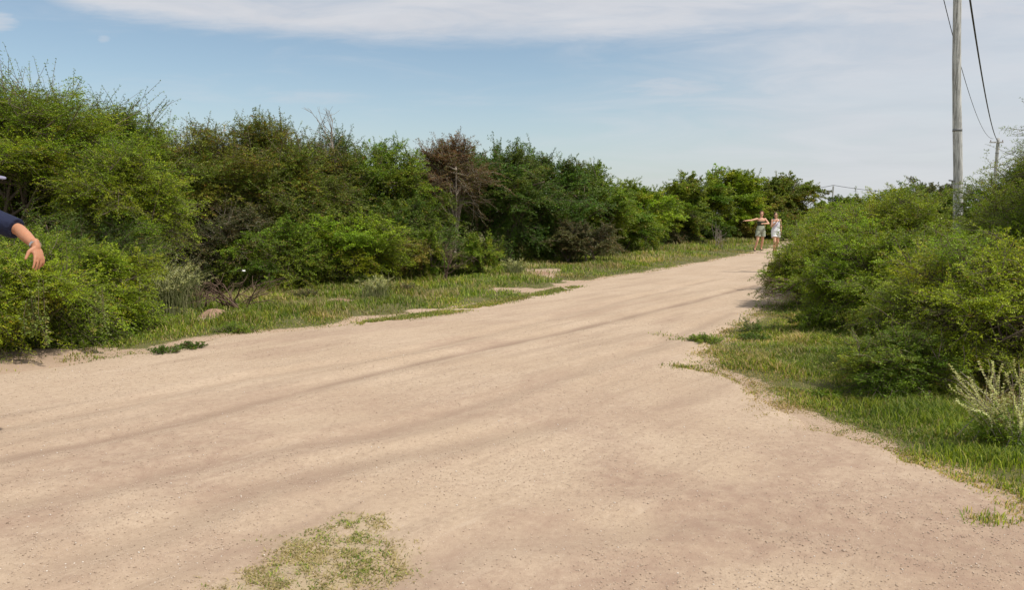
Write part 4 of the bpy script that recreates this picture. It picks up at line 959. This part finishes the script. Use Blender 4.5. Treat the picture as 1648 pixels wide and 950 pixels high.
    me = bpy.data.meshes.new('brim'); me.from_pydata((np.array(bv) - o).tolist(), [], bf); b2 = link('brim', me, M['cap']); b2.parent = cap_o
    hair = [ico(hc + up_ * .022 - f * .018, (.084, .088, .090), mtx, 3)]
    fuse('hair', hair, M['hair'], root, .008, 1, o)
    # watch
    dd = unit(wr - elb); wc = wr - dd * .012; V, F = tubes(np.array([[wc - dd * .009, wc + dd * .009]]) - o, np.array([[.036, .0355]]), 20); n = 20
    me = bpy.data.meshes.new('watch'); me.from_pydata(V.tolist(), [], F.tolist() + [list(range(n))[::-1], list(range(n, 2 * n))]); link('watch', me, M['steel'], root)
man()

def walker(px, py, Hh, label, cfg):
    g_ = gnd(px, py); o = np.array([g_[0], g_[1], sz(*g_)]); root = empty('person', o); tag(root, label, 'person'); k_ = Hh / 1.68
    H = lambda x, y, z: o + np.array([x, y, z]) * k_
    hc = H(cfg.get('hx', 0), -.01, 1.565); hd, ax = head(hc, cfg.get('face', (-.15, -1, -.08)), k_ * .97)
    body = hd + capsule([H(0, .01, 1.36), H(0, .0, 1.44), hc - ax[2] * .06], [.06 * k_, .046 * k_, .046 * k_])
    body.append(loft([(H(0, 0, .84), .14 * k_, .10 * k_), (H(0, 0, .92), .165 * k_, .115 * k_), (H(0, 0, 1.07), .125 * k_, .088 * k_), (H(0, 0, 1.22), .145 * k_, .10 * k_), (H(0, 0, 1.34), .155 * k_, .085 * k_), (H(0, 0, 1.40), .09 * k_, .06 * k_)]))
    for a, b, c, hd_, pn, th in cfg['arms']:
        a, b, c = H(*a), H(*b), H(*c); body += capsule([a, (a + b) / 2, b, b * .6 + c * .4, c], [.047 * k_, .041 * k_, .035 * k_, .035 * k_, .024 * k_])
        body += hand(c, hd_, pn, th, .92 * k_, .3)
    for a, b, c in cfg['legs']:
        a, b, c = H(*a), H(*b), H(*c); body += capsule([a, (a + b) / 2, b, b * .65 + c * .35, c, c + np.array([-.01, -.13, -.03])], [.086 * k_, .075 * k_, .052 * k_, .052 * k_, .032 * k_, .028])
    fuse('body', body, M[cfg['skin']], root, .0075, 3, o); face_bits(root, hc, ax, k_, M['eye'], M['lip'], o)
    for nm, mt, rings, limbs in cfg['clothes']:
        p = []
        if rings: p.append(loft([(H(0, 0, z), a * k_, b * k_) for z, a, b in rings]))
        for pts_, rad in limbs:
            pts_ = [H(*q) for q in pts_]; V, F = tubes(np.array([pts_]), np.array([rad]) * k_, 18); n = 18; p.append((V, F.tolist() + [list(range(n))[::-1], list(range((len(pts_) - 1) * n, len(pts_) * n))]))
        fuse(nm, p, M[mt], root, .009, 3, o)
    for a, b, c in cfg['legs']:
        c = H(*c); fuse('shoe', [ico(c + np.array([-.005, -.055, -.035]), (.042, .12, .036), None, 3)] + capsule([c, c + np.array([0, 0, cfg.get('boot', .02)])], [.042, .042]), M['shoe'], root, .009, 2, o)
    sd_, f, up_ = ax; mtx = np.stack([sd_, f, up_], 1)
    hr = [ico(hc + up_ * .032 * k_ - f * .022 * k_, (.096 * k_, .094 * k_, .104 * k_), mtx, 3)] + capsule([hc - f * .07 * k_, hc - f * .085 * k_ - up_ * .12 * k_, hc - f * .07 * k_ - up_ * cfg.get('hl', .2) * k_], [.06 * k_, .06 * k_, .035 * k_])
    fuse('hair', hr, M[cfg['hair']], root, .009, 2, o)
walker(1223, 405, 1.66, 'woman in sage shorts pointing sideways with an outstretched bare arm', dict(
    skin='skin2', hair='redhair', face=(-.35, -1, -.05), hx=.02,
    arms=[((-.165, 0, 1.36), (-.43, -.05, 1.30), (-.67, -.14, 1.29), (-1, -.15, .02), (0, 0, -1), (0, -1, 0)), ((.165, 0, 1.36), (.28, -.14, 1.17), (.05, -.32, 1.17), (-1, -.15, .05), (0, .3, -1), (0, 0, 1))],
    legs=[((-.085, 0, .86), (-.15, -.10, .48), (-.24, -.02, .085)), ((.09, 0, .86), (.10, .02, .48), (.10, .16, .10))],
    clothes=[('top', 'olive_c', [(1.06, .14, .105), (1.12, .142, .108), (1.22, .16, .122), (1.27, .16, .115)], []),
             ('shorts', 'sage', [(.80, .175, .125), (.92, .182, .13), (1.08, .142, .105)], [(((-.085, 0, .86), (-.13, -.05, .62)), (.11, .115)), (((.09, 0, .86), (.10, .01, .62)), (.11, .115))])]))
walker(1247, 408, 1.62, 'woman in a white tank top and shorts walking beside the pointing woman', dict(
    skin='skin2', hair='hair', face=(-.2, -1, -.1), hx=-.02, boot=.14,
    arms=[((-.16, 0, 1.36), (-.20, -.04, 1.10), (-.08, -.22, 1.27), (.2, -.3, 1), (0, 1, 0), (1, 0, 0)), ((.16, 0, 1.36), (.24, .05, 1.10), (.20, -.06, .87), (0, -.2, -1), (-1, 0, 0), (0, -1, 0))],
    legs=[((-.085, 0, .86), (-.07, -.14, .48), (-.07, -.08, .085)), ((.09, 0, .86), (.10, .0, .48), (.11, .22, .10))],
    clothes=[('tank_top', 'white_c', [(.90, .18, .132), (1.07, .142, .106), (1.22, .162, .12), (1.30, .15, .105)], [(((-.09, -.02, 1.28), (-.085, 0, 1.41)), (.032, .03)), (((.09, -.02, 1.28), (.085, 0, 1.41)), (.032, .03))]),
             ('shorts', 'white_c', [(.80, .175, .125), (.92, .178, .126), (.98, .160, .115)], [(((-.085, 0, .86), (-.075, -.07, .66)), (.105, .108)), (((.09, 0, .86), (.10, .0, .66)), (.105, .108))]),
             ('bag_strap', 'lilac', None, [(((.13, -.09, 1.36), (.0, -.135, 1.2), (-.13, -.125, 1.02)), (.018, .018, .018))])]))
print('PLANT QUADS', sum(n for _, n in PLANTS), 'objects', len(bpy.data.objects))
